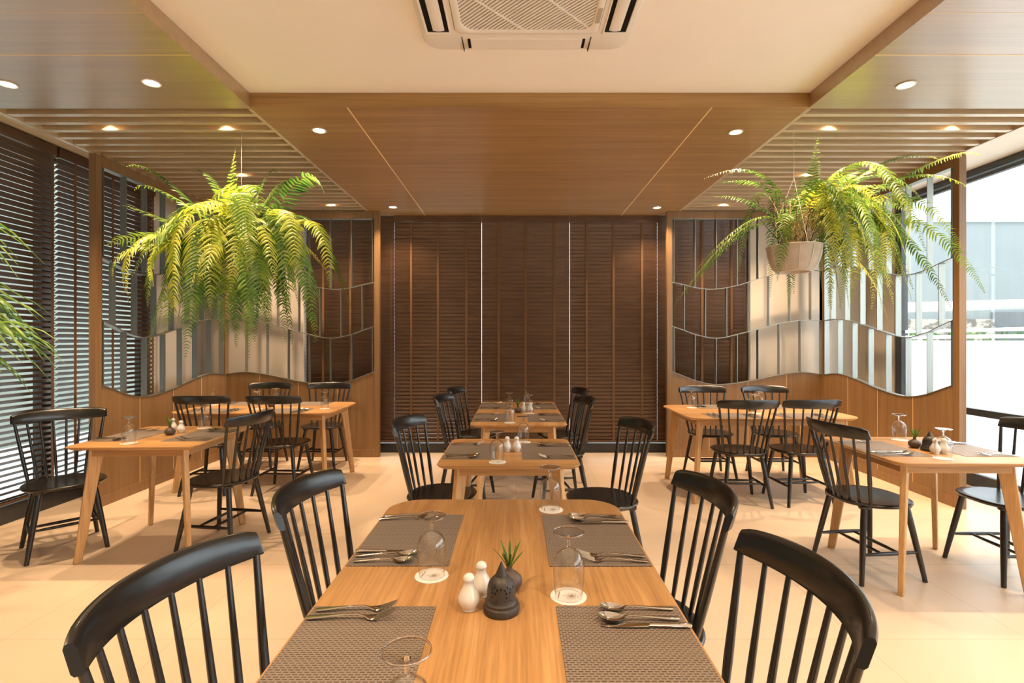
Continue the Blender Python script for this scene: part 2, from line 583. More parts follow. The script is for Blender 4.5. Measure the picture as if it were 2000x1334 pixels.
MB().box(-0.2, 0.05, -8, 16, 5.2, 5.28).build('coping', 'canopy', ow, smooth=False)
tag(ow, 'added grey green wall that dims the view between the left blind slats', 'wall')
hb = MB()
r2 = random.Random(3)
for i in range(2600):
    x, y, z = r2.uniform(7.5, 20), r2.uniform(10.1, 10.8), r2.uniform(-0.1, 1.52)
    a, s_ = r2.uniform(0, 6.28), 0.055
    dx, dy, dz = math.cos(a) * s_, math.sin(a) * s_, r2.uniform(-s_, s_)
    k = len(hb.v)
    hb.v += [(x, y, z), (x + dx, y + dy, z + dz), (x + dx * 0.4, y + dy * .4, z + 0.09), (x - dx, y + dy, z + 0.05)]
    hb.f.append((k, k + 1, k + 2, k + 3))
h = hb.build('hedge', 'hedge', smooth=False)
tag(h, 'low green hedge along the street outside', 'hedge')
h['kind'] = 'stuff'


# ------------------------------------------------------------------ venetian blinds
def blind(along, c0, c1, plane, sgn, tilt, z0, z1, label, tapes, pitch=0.0465, cord=None, dark=None):
    """sgn: direction from the blind into the room on the perpendicular axis"""
    root = empty('venetian_blind', (0, 0, 0))
    sl = MB()
    hw, th = (0.025 if along == 'y' else 0.0262), 0.0014
    ct, st = math.cos(tilt), math.sin(tilt)
    z = z0 + 0.035
    zs = []
    while z < z1 - 0.06:
        zs.append(z)
        z += pitch
    for z in zs:
        sec = []
        for u, v in ((-hw, -th), (hw, -th), (hw, th), (-hw, th)):
            d = (u * ct - v * st) * sgn
            sec.append((plane + d, z + u * st + v * ct))
        b0 = len(sl.v)
        for cc in (c0, c1):
            for d, zz in sec:
                sl.v.append((d, cc, zz) if along == 'y' else (cc, d, zz))
        for i in range(4):
            j = (i + 1) % 4
            sl.f.append((b0 + i, b0 + j, b0 + 4 + j, b0 + 4 + i))
        sl.f.append((b0, b0 + 3, b0 + 2, b0 + 1))
        sl.f.append((b0 + 4, b0 + 5, b0 + 6, b0 + 7))
    sl.build('slats', 'blind', root, smooth=False)

    def bx(name, a0, a1, d0, d1, za, zb, m, bev=0):
        mb = MB()
        if along == 'y':
            mb.box(min(plane + d0 * sgn, plane + d1 * sgn), max(plane + d0 * sgn, plane + d1 * sgn), a0, a1, za, zb)
        else:
            mb.box(a0, a1, min(plane + d0 * sgn, plane + d1 * sgn), max(plane + d0 * sgn, plane + d1 * sgn), za, zb)
        return mb.build(name, m, root, smooth=False, bevel=bev)
    bx('headrail', c0, c1, -0.03, 0.032, z1 - 0.085, z1, 'blind', 0.002)
    bx('bottom_rail', c0, c1, -0.02, 0.022, z0, z0 + 0.02, 'blind', 0.003)
    dd = hw * ct + 0.004
    for tp in tapes:
        bx('ladder_tape', tp - 0.014, tp + 0.014, dd, dd + 0.001, z0, z1 - 0.04, 'tape')
    if cord is not None:
        for k, q in enumerate((cord, cord + 0.012)):
            mb = MB()
            p = plane + (dd + 0.006) * sgn
            P = (lambda zz: (p, q, zz)) if along == 'y' else (lambda zz: (q, p, zz))
            mb.tube([P(z1 - 0.05), P(0.5 + 0.05 * k)], 0.0012, 5).build('pull_cord', 'tape', root)
    tag(root, label, 'window blind', 'dark wooden blinds')
    return root


BT = ZC - 0.012
lb = [(4.335, 5.49, 'tilted dark blind partly behind the left partition screen'), (3.17, 4.31, 'tilted dark blind just left of the left partition screen post'),
      (2.0, 3.14, 'dark blind beside the palm on the window wall'), (0.83, 1.97, 'dark blind on the window wall beside the camera'),
      (-0.35, 0.80, 'dark blind on the window wall behind the camera, first'), (-1.5, -0.38, 'dark blind on the window wall behind the camera, second'), (-3.55, -1.53, 'dark blind on the window wall at the rear end')]
for a, b_, lab in lb[:4]:
    wd = b_ - a
    blind('y', a, b_, -3.895, 1, R(34), 0.15, BT, lab, [a + 0.16, (a + b_) / 2, b_ - 0.035], cord=a + 0.30)
for a, b_, lab in lb[4:]:
    blind('y', a, b_, -3.895, 1, R(34), 0.15, BT, lab, [a + 0.16, (a + b_) / 2, b_ - 0.16])
bl = [(-2.61, -1.5160, 'closed dark blind behind the left partition screen', 70), (-1.515, -0.430, 'closed brown blind left of the middle one on the back wall', 66),
      (-0.4275, 0.6655, 'darkest closed blind in the middle of the back wall', 74), (0.668, 1.757, 'closed brown blind right of the middle one on the back wall', 69),
      (1.7585, 2.87, 'closed dark blind behind the right partition screen', 71)]
for k, (a, b_, lab, tl) in enumerate(bl):
    blind('x', a, b_, YB, -1, R(tl), 0.137, BT if k in (0, 4) else ZS, lab, [a + 0.21, (a + b_) / 2 + 0.0, b_ - 0.19], cord=(b_ - 0.045))

# ------------------------------------------------------------------ partition screens
ZTOP = 2.862
LEN = 1.83


def interp(tab, s):
    """Catmull-Rom through (s, z) pairs"""
    n = len(tab)
    if s <= tab[0][0]:
        return tab[0][1]
    for i in range(n - 1):
        if s <= tab[i + 1][0]:
            break
    x0, y0 = tab[i]
    x1, y1 = tab[i + 1]
    m0 = (y1 - tab[i - 1][1]) / (x1 - tab[i - 1][0]) if i > 0 else (y1 - y0) / (x1 - x0)
    m1 = (tab[i + 2][1] - y0) / (tab[i + 2][0] - x0) if i + 2 < n else (y1 - y0) / (x1 - x0)
    h_ = x1 - x0
    u = min(1, (s - x0) / h_)
    return ((2 * u ** 3 - 3 * u ** 2 + 1) * y0 + (u ** 3 - 2 * u ** 2 + u) * h_ * m0 + (-2 * u ** 3 + 3 * u ** 2) * y1 + (u ** 3 - u ** 2) * h_ * m1)


W1 = [(0, 1.028), (0.14, 0.975), (0.30, 0.915), (0.55, 0.870), (0.90, 0.908), (1.27, 0.985), (1.56, 1.020), (1.85, 0.987)]
W2 = [(0, 1.572), (0.14, 1.525), (0.30, 1.468), (0.55, 1.428), (0.90, 1.502), (1.31, 1.608), (1.60, 1.645), (1.85, 1.636)]
W3 = [(0, 2.100), (0.14, 2.070), (0.30, 2.032), (0.50, 2.016), (0.78, 2.06), (1.16, 2.175), (1.60, 2.25), (1.85, 2.235)]


def screen_leg(root, org, sdir, pdir):
    """org: foot of the end post, sdir: along the screen, pdir: across it"""
    ox, oy = org

    def P(s, p, z):
        return (ox + sdir[0] * s + pdir[0] * p, oy + sdir[1] * s + pdir[1] * p, z)

    def slab(poly, p0, p1):
        mb = MB()
        n = len(poly)
        mb.v += [P(s, p0, z) for s, z in poly] + [P(s, p1, z) for s, z in poly]
        mb.f.append(tuple(range(n)))
        mb.f.append(tuple(n + i for i in reversed(range(n))))
        for i in range(n):
            j = (i + 1) % n
            mb.f.append((i, n + i, n + j, j))
        return mb
    PW = 0.03
    slab([(-0.06, 0), (0, 0), (0, ZS), (-0.06, ZS)], -PW, PW).build('post', 'lam_z', root, smooth=False, bevel=0.002)
    slab([(0, ZTOP), (LEN, ZTOP), (LEN, ZS), (0, ZS)], -PW, PW).build('top_rail', 'lam_z', root, smooth=False, bevel=0.002)
    ss = [LEN * i / 48 for i in range(49)]
    poly = [(0, 0.0), (LEN, 0.0)] + [(s, interp(W1, s) - 0.004) for s in reversed(ss)]
    lp = slab(poly, -0.022, 0.022).build('lower_panel', 'lam_z', root, smooth=False)
    slab([(0, 0), (LEN, 0), (LEN, 0.09), (0, 0.09)], -0.03, 0.03).build('plinth', 'lam_z', root, smooth=False, bevel=0.001)
    for k in range(1, 4):
        s = 0.465 * k - 0.02
        slab([(s, 0.09), (s + 0.004, 0.09), (s + 0.004, interp(W1, s) - 0.006), (s, interp(W1, s) - 0.006)], -0.0228, 0.0228).build('inlay_line', 'inlay', lp, smooth=False)
    FD = 0.028
    for tab in (W1, W2, W3):
        up = [(s, interp(tab, s) + 0.003) for s in ss]
        dn = [(s, interp(tab, s) - 0.004) for s in reversed(ss)]
        slab(up + dn, -FD, FD).build('wave_band', 'steel', root, smooth=False)
    # steel lining of the opening
    slab([(0, 0.99), (0.004, 0.99), (0.004, ZTOP), (0, ZTOP)], -FD - 0.003, FD + 0.003).build('edge_lining', 'steel', root, smooth=False)
    slab([(0, ZTOP - 0.005), (LEN, ZTOP - 0.005), (LEN, ZTOP), (0, ZTOP)], -FD - 0.003, FD + 0.003).build('edge_lining', 'steel', root, smooth=False)
    rows = [(W1, W2, 0.02), (W2, W3, 0.147), (W3, None, 0.02)]
    for lo, hi, s0 in rows:
        s = s0
        while s < LEN - 0.03:
            z0 = interp(lo, s) + 0.002
            z1 = (interp(hi, s) - 0.003) if hi else ZTOP - 0.004
            slab([(s, z0), (s + 0.006, z0), (s + 0.006, z1), (s, z1)], -FD, FD).build('fin', 'steel', root, smooth=False)
            s += 0.2535
    slab([(LEN - 0.03, interp(W1, LEN) - 0.01), (LEN - 0.024, interp(W1, LEN) - 0.01), (LEN - 0.024, ZTOP), (LEN - 0.03, ZTOP)], -FD, FD).build('corner_fin', 'steel', root, smooth=False)


YS = 6.165
for side, (xs, bx0, xd) in (('left', (XL + 0.02, -1.70, -1)), ('right', (XR - 0.0, 1.87, 1))):
    r_ = empty('partition_screen', (0, 0, 0))
    screen_leg(r_, (xs, 4.30), (0, 1), (1, 0))
    screen_leg(r_, (bx0, YS), (xd, 0), (0, 1))
    MB().box(xs - 0.03, xs + 0.03, YS - 0.035, YS + 0.03, 0, ZS).build('corner_post', 'lam_z', r_, smooth=False, bevel=0.001)
    tag(r_, 'timber partition screen with wavy steel fins around the %s corner tables' % side, 'partition screen')

# ------------------------------------------------------------------ downlights
def make_downlight():
    root = empty('downlight')
    MB().lathe([(0.036, -0.001), (0.048, -0.001), (0.052, -0.004), (0.051, -0.007), (0.044, -0.008), (0.038, -0.0045)], 28, closed_profile=True).build('trim_ring', 'trimring', root)
    MB().lathe([(0.0005, -0.0030), (0.038, -0.0030), (0.038, -0.0015), (0.0005, -0.0015)], 28).build('lens', 'lamp', root)
    return root


dl = make_downlight()
index_kids(dl)
spots = []
for x, y, lab in ((-1.45, 3.77, 'recessed downlight in the centre timber ceiling, front left'), (1.63, 3.80, 'recessed downlight in the centre timber ceiling, front right'),
                  (-1.43, 5.94, 'recessed downlight in the centre timber ceiling, rear left'), (1.64, 5.96, 'recessed downlight in the centre timber ceiling, rear right'),
                  (-2.19, 3.075, 'recessed downlight in the left timber ceiling nearest the white recess'), (-3.07, 3.09, 'recessed downlight in the left timber ceiling nearest the window'),
                  (2.36, 3.10, 'recessed downlight in the right timber ceiling nearest the white recess'), (3.25, 3.10, 'recessed downlight in the right timber ceiling by the glass'),
                  (-2.2, 1.2, 'added unseen downlight overhead left of the camera'), (2.4, 1.2, 'added unseen downlight overhead right of the camera'),  # out-of-view rows toward and behind the camera, added for more light
                  (-2.2, -0.9, 'added unseen downlight behind the camera on the left'), (2.4, -0.9, 'added unseen downlight behind the camera on the right')):
    spots.append((x, y, ZS, lab, 'recessed ceiling downlights'))
for x, y, lab in ((-3.0, 3.725, 'downlight glowing between ceiling slats near the left window'), (-2.14, 3.725, 'downlight glowing between ceiling slats above the left fern'),
                  (2.31, 3.725, 'downlight glowing between ceiling slats above the right fern'), (3.22, 3.725, 'downlight glowing between ceiling slats near the right glass'),
                  (-2.14, 5.862, 'rear downlight between the left ceiling slats'), (2.40, 5.862, 'rear downlight between the right ceiling slats'),
                  (-3.0, 5.862, 'rear downlight between the left slats at the corner'), (3.22, 5.862, 'rear downlight between the right slats at the corner'),
                  (-2.6, 4.793, 'downlight between left slats hidden by the fern'), (2.75, 4.793, 'downlight between right slats hidden by the fern')):
    spots.append((x, y, ZC, lab, 'downlights above the ceiling slats'))
for x, y, lab in ((-0.85, 0.35, 'added unseen downlight in the white ceiling above the foreground table, left'), (0.95, 0.35, 'added unseen downlight in the white ceiling above the foreground table, right'),  # lamps added to brighten the foreground table
                  (-0.85, -1.6, 'added unseen downlight in the white ceiling behind the camera, left'), (0.95, -1.6, 'added unseen downlight in the white ceiling behind the camera, right')):  # extra lamps added out of view to lift the room light
    spots.append((x, y, ZC, lab, 'added white ceiling downlights'))
LD = {}
for i, (x, y, z, lab, grp) in enumerate(spots):
    o = place(dl, i > 0, (x, y, z), 0, lab, 'ceiling light', grp)
    if z == ZC and grp.startswith('downlights above'):
        o.scale = (0.8, 0.8, 1)
        o['small'] = 1
    ld = LD.get(grp)
    if ld is None:
        ld = bpy.data.lights.new('downlight_beam', 'SPOT')
        ld.color = WARM
        ld.energy = SPOT_W if z != ZC else SPOT_W * 1.5
        ld.spot_size = R(118) if z != ZC else R(95)
        ld.spot_blend = 0.85
        ld.shadow_soft_size = 0.03
        LD[grp] = ld
    lo = bpy.data.objects.new('downlight_beam', ld)
    C.objects.link(lo)
    lo.location = (x, y, z - 0.012)

# ------------------------------------------------------------------ ceiling air conditioner
def make_ac():
    cx, cy, hs = 0.055, 2.315, 0.555
    root = empty('ceiling_air_conditioner', (cx, cy, ZC))
    mb = MB()
    loops = []
    for ins, r, z in ((0.0, 0.09, 0.0), (0.0, 0.09, -0.010), (0.006, 0.085, -0.018), (0.05, 0.07, -0.028), (0.165, 0.05, -0.036), (0.18, 0.045, -0.034), (0.18, 0.045, 0.0)):
        a = hs - ins
        loops.append([(x, y, z) for x, y in rrect(-a, a, -a, a, r, 6)])
    mb.quad_grid(loops, closed=True, flip=True)
    mb.build('casing', 'plastic', root)
    # inner panel frame around the grille
    ip = MB()
    loops = []
    for a, r, z in ((0.371, 0.045, -0.012), (0.371, 0.045, -0.040), (0.366, 0.04, -0.043), (0.338, 0.07, -0.043), (0.334, 0.07, -0.040), (0.334, 0.07, -0.012)):
        ax = a * (1.0 if a > 0.35 else 1.0)
        loops.append([(x, y, z) for x, y in rrect(-ax, ax, -a, a, r, 6)])
    ip.quad_grid(loops, closed=True, flip=True)
    ip.build('grille_frame', 'plastic', root)
    MB().box(-0.345, 0.345, -0.345, 0.345, -0.014, -0.010).build('filter', 'greyrecess', root, smooth=False)  # grey sheet stands in for the shaded recess behind the grille
    g = MB()
    lim = 0.338

    def bar(ax, ay, bx_, by, w_, z0, z1):
        d = Vector((bx_ - ax, by - ay)).normalized()
        nx, ny = -d.y * w_ / 2, d.x * w_ / 2
        g.prism([(ax - nx, ay - ny), (bx_ - nx, by - ny), (bx_ + nx, by + ny), (ax + nx, ay + ny)], z0, z1)
    k = -0.62
    while k < 0.62:            # x + y = k
        a0 = max(-lim, k - lim)
        a1 = min(lim, k + lim)
        if a1 - a0 > 0.02:
            bar(a0, k - a0, a1, k - a1, 0.0095, -0.038, -0.026)
        k += 0.0255
    for k in (-0.35, 0.0, 0.35):   # y - x = k
        a0 = max(-lim, -lim - k)
        a1 = min(lim, lim - k)
        bar(a0, a0 + k, a1, a1 + k, 0.009, -0.040, -0.024)
    g.build('grille', 'plastic', root, smooth=False)
    # four outlets with their flaps
    for k in range(4):
        rm = Matrix.Rotation(k * PI / 2, 3, 'Z')

        def rb(lst):
            m_ = MB()
            for x0, x1, y0, y1, z0, z1 in lst:
                m_.box(x0, x1, y0, y1, z0, z1)
            m_.v = [tuple(rm @ Vector(v)) for v in m_.v]
            return m_
        if k == 2 or k == 0:
            # closed flap (front and rear)
            f = rb([(-0.30, 0.30, -0.510, -0.415, -0.0395, -0.030)])
            f.build('air_flap', 'plastic', root, smooth=False, bevel=0.003)
            rb([(-0.345, -0.341, -0.535, -0.40, -0.0375, -0.02), (0.341, 0.345, -0.535, -0.40, -0.0375, -0.02), (-0.315, -0.30, -0.5, -0.42, -0.0385, -0.03), (0.30, 0.315, -0.5, -0.42, -0.0385, -0.03)]).build('outlet_seam', 'dark', root, smooth=False)
        else:
            ot = rb([(-0.36, 0.36, -0.515, -0.405, -0.0372, -0.02)])
            ot.build('air_outlet', 'dark', root, smooth=False)  # flat dark slab stands in for the shaded slot
            fm_ = MB()
            sec = []
            for j in range(9):
                a = -0.9 + 1.8 * j / 8
                sec.append((-0.456 + 0.038 * math.sin(a), -0.047 + 0.014 * (1 - math.cos(a)) + 0.000 * j))
            rows = [[(-0.335, y, z) for y, z in sec], [(0.335, y, z) for y, z in sec], [(0.335, y, z + 0.004) for y, z in sec], [(-0.335, y, z + 0.004) for y, z in sec]]
            rows.append(rows[0])
            fm_.quad_grid(rows)
            fm_.v = [tuple(rm @ Vector(v)) for v in fm_.v]
            fm_.build('air_flap', 'plastic', root)
            rb([(-0.375, -0.355, -0.53, -0.395, -0.043, -0.03), (0.355, 0.375, -0.53, -0.395, -0.043, -0.03), (-0.375, 0.375, -0.405, -0.395, -0.041, -0.03), (-0.375, 0.375, -0.53, -0.515, -0.041, -0.03)]).build('outlet_rim', 'plastic', root, smooth=False, bevel=0.004)
    s_ = MB().box(0.343, 0.366, 0.155, 0.27, -0.0455, -0.042)
    s_.build('sensor_window', 'sensor', root, smooth=False, bevel=0.001)
    tag(root, 'square white ceiling air conditioner with diagonal grille', 'air conditioner')


make_ac()

# ------------------------------------------------------------------ chairs
def make_chair():
    root = empty('spindle_chair')
    tag(root, 'x', 'chair', 'black spindle-back dining chairs')
    # seat: rounded shield
    ring = []
    N = 44
    for k in range(N):
        a = 2 * PI * k / N
        c, s_ = math.cos(a), math.sin(a)
        e = 2.5
        x = abs(c) ** (2 / e) * (1 if c > 0 else -1) * 0.222
        y = abs(s_) ** (2 / e) * (1 if s_ > 0 else -1) * 0.208
        x *= 1.0 - 0.10 * (y < 0) * (abs(y) / 0.208)
        ring.append((x, y))
    loops = []
    for sc, z in ((0.86, 0.428), (0.95, 0.432), (0.99, 0.440), (1.0, 0.447), (0.99, 0.452), (0.965, 0.455), (0.8, 0.4525), (0.5, 0.447), (0.2, 0.445)):
        loops.append([(x * sc, y * sc, z) for x, y in ring])
    MB().loft(loops).build('seat', 'black', root)

    def rail_pt(u, off=0.0):
        """u in -1..1 along the crest rail arc, in plan"""
        half = 0.25
        sag = 0.085
        Rr = (half * half + sag * sag) / (2 * sag)
        amax = math.asin(half / Rr)
        a = u * amax
        rr = Rr + off
        return (rr * math.sin(a), -0.200 - sag + Rr - rr * math.cos(a))
    # crest rail
    loops = []
    K = 26
    for i in range(K + 1):
        u = -1 + 2 * i / K
        edge = max(0, abs(u) - 0.9) / 0.1
        h0 = 0.833 + 0.006 * abs(u) ** 2 + 0.003 * edge
        h1 = 0.913 - 0.012 * abs(u) ** 3 - 0.006 * edge
        thk = 0.0115 - 0.002 * edge
        hh = h1 - h0
        sec = []
        for (o_, v) in ((-1, 0.10), (-0.6, 0.0), (0.6, 0.0), (1, 0.10), (1, 0.5), (1, 0.85), (0.6, 0.97), (0, 1.0), (-0.6, 0.97), (-1, 0.85), (-1, 0.5)):
            z = h0 + v * hh
            lean = -0.020 * (v - 0.5)
            x, y = rail_pt(u, o_ * thk)
            sec.append((x, y + lean, z))
        loops.append(sec)
    MB().loft(loops).build('crest_rail', 'black', root)
    # spindles
    for k in range(8):
        f = -1 + 2 * k / 7
        bx_, by = 0.172 * f, -0.185 + 0.062 * f * f
        tx, ty = rail_pt(f * 0.93)
        p0 = Vector((bx_, by, 0.449))
        p1 = Vector((tx, ty + 0.012, 0.842))
        pts = [p0.lerp(p1, q) for q in (0, 0.12, 0.35, 0.6, 1)]
        outer = k in (0, 7)
        rr = (0.0085, 0.0105, 0.012, 0.0105, 0.0085) if outer else (0.007, 0.0085, 0.0095, 0.0082, 0.0065)
        MB().tube(pts, rr, 10).build('spindle', 'black', root)
    # legs
    feet = {}
    for sx in (-1, 1):
        for sy in (-1, 1):
            top = Vector((0.135 * sx, 0.135 * sy, 0.436))
            bot = Vector((0.200 * sx, 0.198 * sy - (0.008 if sy < 0 else 0), 0.004))
            feet[(sx, sy)] = (top, bot)
            pts = [top.lerp(bot, q) for q in (0, 0.2, 0.55, 0.85, 1)]
            pts[-1].z = 0.0
            lg = MB().tube(pts, (0.0165, 0.0175, 0.0165, 0.014, 0.0128), 14).build('leg', 'black', root)
            MB().lathe([(0.027, 0.418), (0.030, 0.422), (0.030, 0.434)], 14, cx=top.x, cy=top.y).build('leg_block', 'black', lg)
    # stretchers

    def onleg(sx, sy, z):
        a, b_ = feet[(sx, sy)]
        q = (a.z - z) / (a.z - b_.z)
        return a.lerp(b_, q)
    for sx in (-1, 1):
        a, b_ = onleg(sx, -1, 0.165), onleg(sx, 1, 0.165)
        MB().tube([a, a.lerp(b_, 0.3), a.lerp(b_, 0.5), a.lerp(b_, 0.7), b_], (0.0075, 0.011, 0.012, 0.011, 0.0075), 10).build('side_stretcher', 'black', root)
    for q in (0.36, 0.66):
        a = onleg(-1, -1, 0.165).lerp(onleg(-1, 1, 0.165), q)
        b_ = onleg(1, -1, 0.165).lerp(onleg(1, 1, 0.165), q)
        MB().tube([a, a.lerp(b_, 0.25), a.lerp(b_, 0.5), a.lerp(b_, 0.75), b_], (0.0065, 0.0095, 0.0105, 0.0095, 0.0065), 10).build('cross_stretcher', 'black', root)
    index_kids(root)
    return root


chair = make_chair()
chairs = [
    (-0.507, 1.075, -97, 'nearest black spindle chair at the left side of the front table'),
    (-0.485, 1.745, -92, 'second black spindle chair at the left side of the front table'),
    (0.415, 1.74, 90, 'second black spindle chair at the right side of the front table'),
    (0.395, 1.12, 90, 'nearest black spindle chair at the right side of the front table'),
    (-0.46, 3.18, -100, 'black chair left of the small middle table, behind the front table'),
    (0.517, 3.09, 98.6, 'black chair right of the small middle table, behind the front table'),
    (-0.43, 4.55, -98, 'nearer black chair on the left of the long table before the back blinds'),
    (-0.40, 5.27, -100, 'farther black chair on the left of the long table before the back blinds'),
    (0.375, 4.40, 99, 'nearer black chair on the right of the long table before the back blinds'),
    (0.43, 5.20, 97, 'farther black chair on the right of the long table before the back blinds'),
    (-2.03, 3.56, 82, 'black chair pulled to the right side of the small left table'),
    (2.15, 3.14, -83.3, 'black chair on the left side of the small right table'),
    (2.96, 3.10, 90, 'black chair by the glass wall, cut off by the right picture edge'),
    (-3.05, 3.46, -133, 'black chair turned at an angle beside the left blinds'),
    (-2.83, 4.80, 2, 'black chair at the near side of the left corner table, farther left'),
    (-2.17, 4.80, -2, 'black chair at the near side of the left corner table, farther right'),
    (-2.86, 5.75, 180, 'black chair at the screen side of the left corner table, farther left'),
    (-2.17, 5.75, 180, 'black chair at the screen side of the left corner table, farther right'),
    (1.94, 4.47, -2, 'black chair at the near side of the right corner table, farther left'),
    (2.47, 4.50, 3, 'black chair at the near side of the right corner table, farther right'),
    (2.00, 5.29, 180, 'black chair at the screen side of the right corner table, farther left'),
    (2.67, 5.29, 180, 'black chair at the screen side of the right corner table, farther right'),
]
for i, (x, y, a, lab) in enumerate(chairs):
    place(chair, i > 0, (x, y, 0), R(a), lab)

# ------------------------------------------------------------------ tables
TZ = 0.74


def table(cx, cy, lx, ly, rz, label, r=0.05, splay='x', inset=0.09):
    """splay 'x': the leg planks lean out along local x"""
    root = empty('dining_table', (cx, cy, 0), rz)
    tag(root, label, 'table', 'oak dining tables')
    hx, hy = lx / 2, ly / 2
    loops = []
    for ins, z in ((0.028, TZ - 0.026), (0.010, TZ - 0.016), (0.002, TZ - 0.009), (0.0, TZ - 0.005), (0.001, TZ - 0.0015), (0.004, TZ)):
        loops.append([(x, y, z) for x, y in rrect(-hx + ins, hx - ins, -hy + ins, hy - ins, max(0.01, r - ins * 0.6), 8)])
    MB().loft(loops).build('tabletop', 'oak_y' if ly >= lx else 'oak_x', root)
    ap = 0.05
    ax, ay = hx - inset - 0.012, hy - inset - 0.012
    for x0, x1, y0, y1 in ((-ax, ax, -ay - 0.010, -ay + 0.010), (-ax, ax, ay - 0.010, ay + 0.010), (-ax - 0.010, -ax + 0.010, -ay, ay), (ax - 0.010, ax + 0.010, -ay, ay)):
        MB().box(x0, x1, y0, y1, TZ - 0.028 - ap, TZ - 0.0255).build('apron', 'oak_x' if (x1 - x0) > (y1 - y0) else 'oak_y', root, smooth=False, bevel=0.002)
    for sx in (-1, 1):
        for sy in (-1, 1):
            zt = TZ - 0.0255
            u = Vector((sx, sy, 0)).normalized()
            n_ = Vector((-u.y, u.x, 0))
            top_c = Vector((sx * (hx - inset - 0.035), sy * (hy - inset - 0.035), 0))
            foot_c = Vector((sx * (hx - 0.055), sy * (hy - 0.055), 0))

            def sect(c, w_, th_, z):
                return [tuple(c + u * (i * w_ / 2) + n_ * (j * th_ / 2) + Vector((0, 0, z))) for i, j in ((-1, -1), (1, -1), (1, 1), (-1, 1))]
            lo = sect(foot_c, 0.044, 0.027, 0)
            md = sect(foot_c.lerp(top_c, 0.86), 0.070, 0.031, zt * 0.86)
            hi = sect(top_c, 0.082, 0.032, zt)
            MB().loft([lo, md, hi]).build('leg', 'oak_z', root, smooth=False, bevel=0.005, seg=3)
    return root


M['oak_x'] = noise_mat('oak_crosswise', (0.42, 0.222, 0.08), (0.585, 0.34, 0.14), (1.1, 14, 14), 0.38, detail=6, fine=(5, 160, 160), spec=0.4)
table(-0.05, 1.38, 0.91, 1.50, 0, 'long oak table set for four in the foreground', r=0.13)
table(-0.04, 3.07, 0.77, 0.74, 0, 'small square oak table directly behind the foreground table')
table(0.02, 4.76, 0.77, 1.50, 0, 'long oak table in front of the back wall blinds', r=0.05)
table(-2.42, 3.56, 0.80, 0.78, R(1.5), 'small square oak table beside the left window blinds')
table(2.47, 3.13, 0.80, 0.76, R(-1.5), 'small square oak table beside the right glass wall')
table(-2.44, 5.08, 1.50, 0.86, 0, 'long oak table in the left screened corner', r=0.13)
table(2.22, 4.80, 1.48, 0.92, 0, 'long oak table in the right screened corner', r=0.13)

# ------------------------------------------------------------------ tableware prototypes
def make_mat():
    return MB().prism(rrect(-0.22, 0.22, 0.0, 0.30, 0.003, 2), 0, 0.0016).build('placemat', 'weave', smooth=False)


def make_coaster():
    root = empty('paper_coaster')
    MB().lathe([(0.0465, 0.0), (0.047, 0.0006), (0.0465, 0.0013)], 40).build('disc', 'paper', root)
    lg = MB()

    def ringm(cx, cy, rx, ry, w_, rot=0, n=26):
        rows = [[], [], [], []]
        for k in range(n + 1):
            a = 2 * PI * k / n
            for j, (ww, zz) in enumerate(((-w_, 0.0013), (w_, 0.0013), (w_, 0.0016), (-w_, 0.0016))):
                x = (rx + ww) * math.cos(a)
                y = (ry + ww) * math.sin(a)
                rows[j].append((cx + x * math.cos(rot) - y * math.sin(rot), cy + x * math.sin(rot) + y * math.cos(rot), zz))
        lg.quad_grid([rows[3], rows[2]])
    for k in range(6):
        a = k * PI / 3
        ringm(-0.008 + 0.0088 * math.cos(a), 0.0088 * math.sin(a), 0.0078, 0.0048, 0.00035, a)
    for k in range(3):
        ringm(-0.008, 0, 0.0105, 0.0042, 0.0003, k * PI / 3)
    ringm(0.012, 0.0, 0.0012, 0.0012, 0.0004)
    q = -0.018
    r3 = random.Random(5)
    while q < 0.018:
        w_ = r3.uniform(0.0008, 0.0018)
        lg.box(0.0235, 0.0262, q, q + w_, 0.0013, 0.0016)
        q += w_ + 0.0009
    lg.build('printed_emblem', 'ink', root, smooth=False)
    index_kids(root)
    return root


def make_glass():
    """wine glass standing upside down: rim down, foot on top"""
    root = empty('wine_glass')
    out = [(0.0355, 0.0), (0.0372, 0.020), (0.0392, 0.045), (0.0405, 0.068), (0.0400, 0.085), (0.0365, 0.100), (0.0290, 0.112), (0.0180, 0.120), (0.0085, 0.1245), (0.0045, 0.128)]
    inn = [(0.0005, 0.1235), (0.008, 0.1215), (0.0175, 0.1175), (0.0282, 0.110), (0.0355, 0.0985), (0.0390, 0.0845), (0.0395, 0.068), (0.0382, 0.045), (0.0362, 0.020), (0.0346, 0.0)]
    MB().lathe(out + inn, 40, closed_profile=True).build('bowl', 'bowl', root)
    MB().lathe([(0.0046, 0.1275), (0.0038, 0.132), (0.0042, 0.145), (0.0068, 0.154), (0.0006, 0.1575)], 24).build('stem', 'glass', root)
    MB().lathe([(0.0068, 0.1542), (0.0150, 0.1585), (0.0300, 0.1625), (0.0385, 0.1645), (0.0390, 0.1655), (0.0380, 0.1665), (0.0200, 0.1660), (0.0006, 0.1655)], 40).build('foot', 'foot', root)
    MB().lathe([(0.0378, 0.1640), (0.0392, 0.1635), (0.0402, 0.1650), (0.0398, 0.1668), (0.0384, 0.1674), (0.0374, 0.1662)], 40, closed_profile=True).build('foot_rim', 'glass', root)
    index_kids(root)
    return root


def cut_path(L, zs):
    return [(L * t_, z) for t_, z in zs]


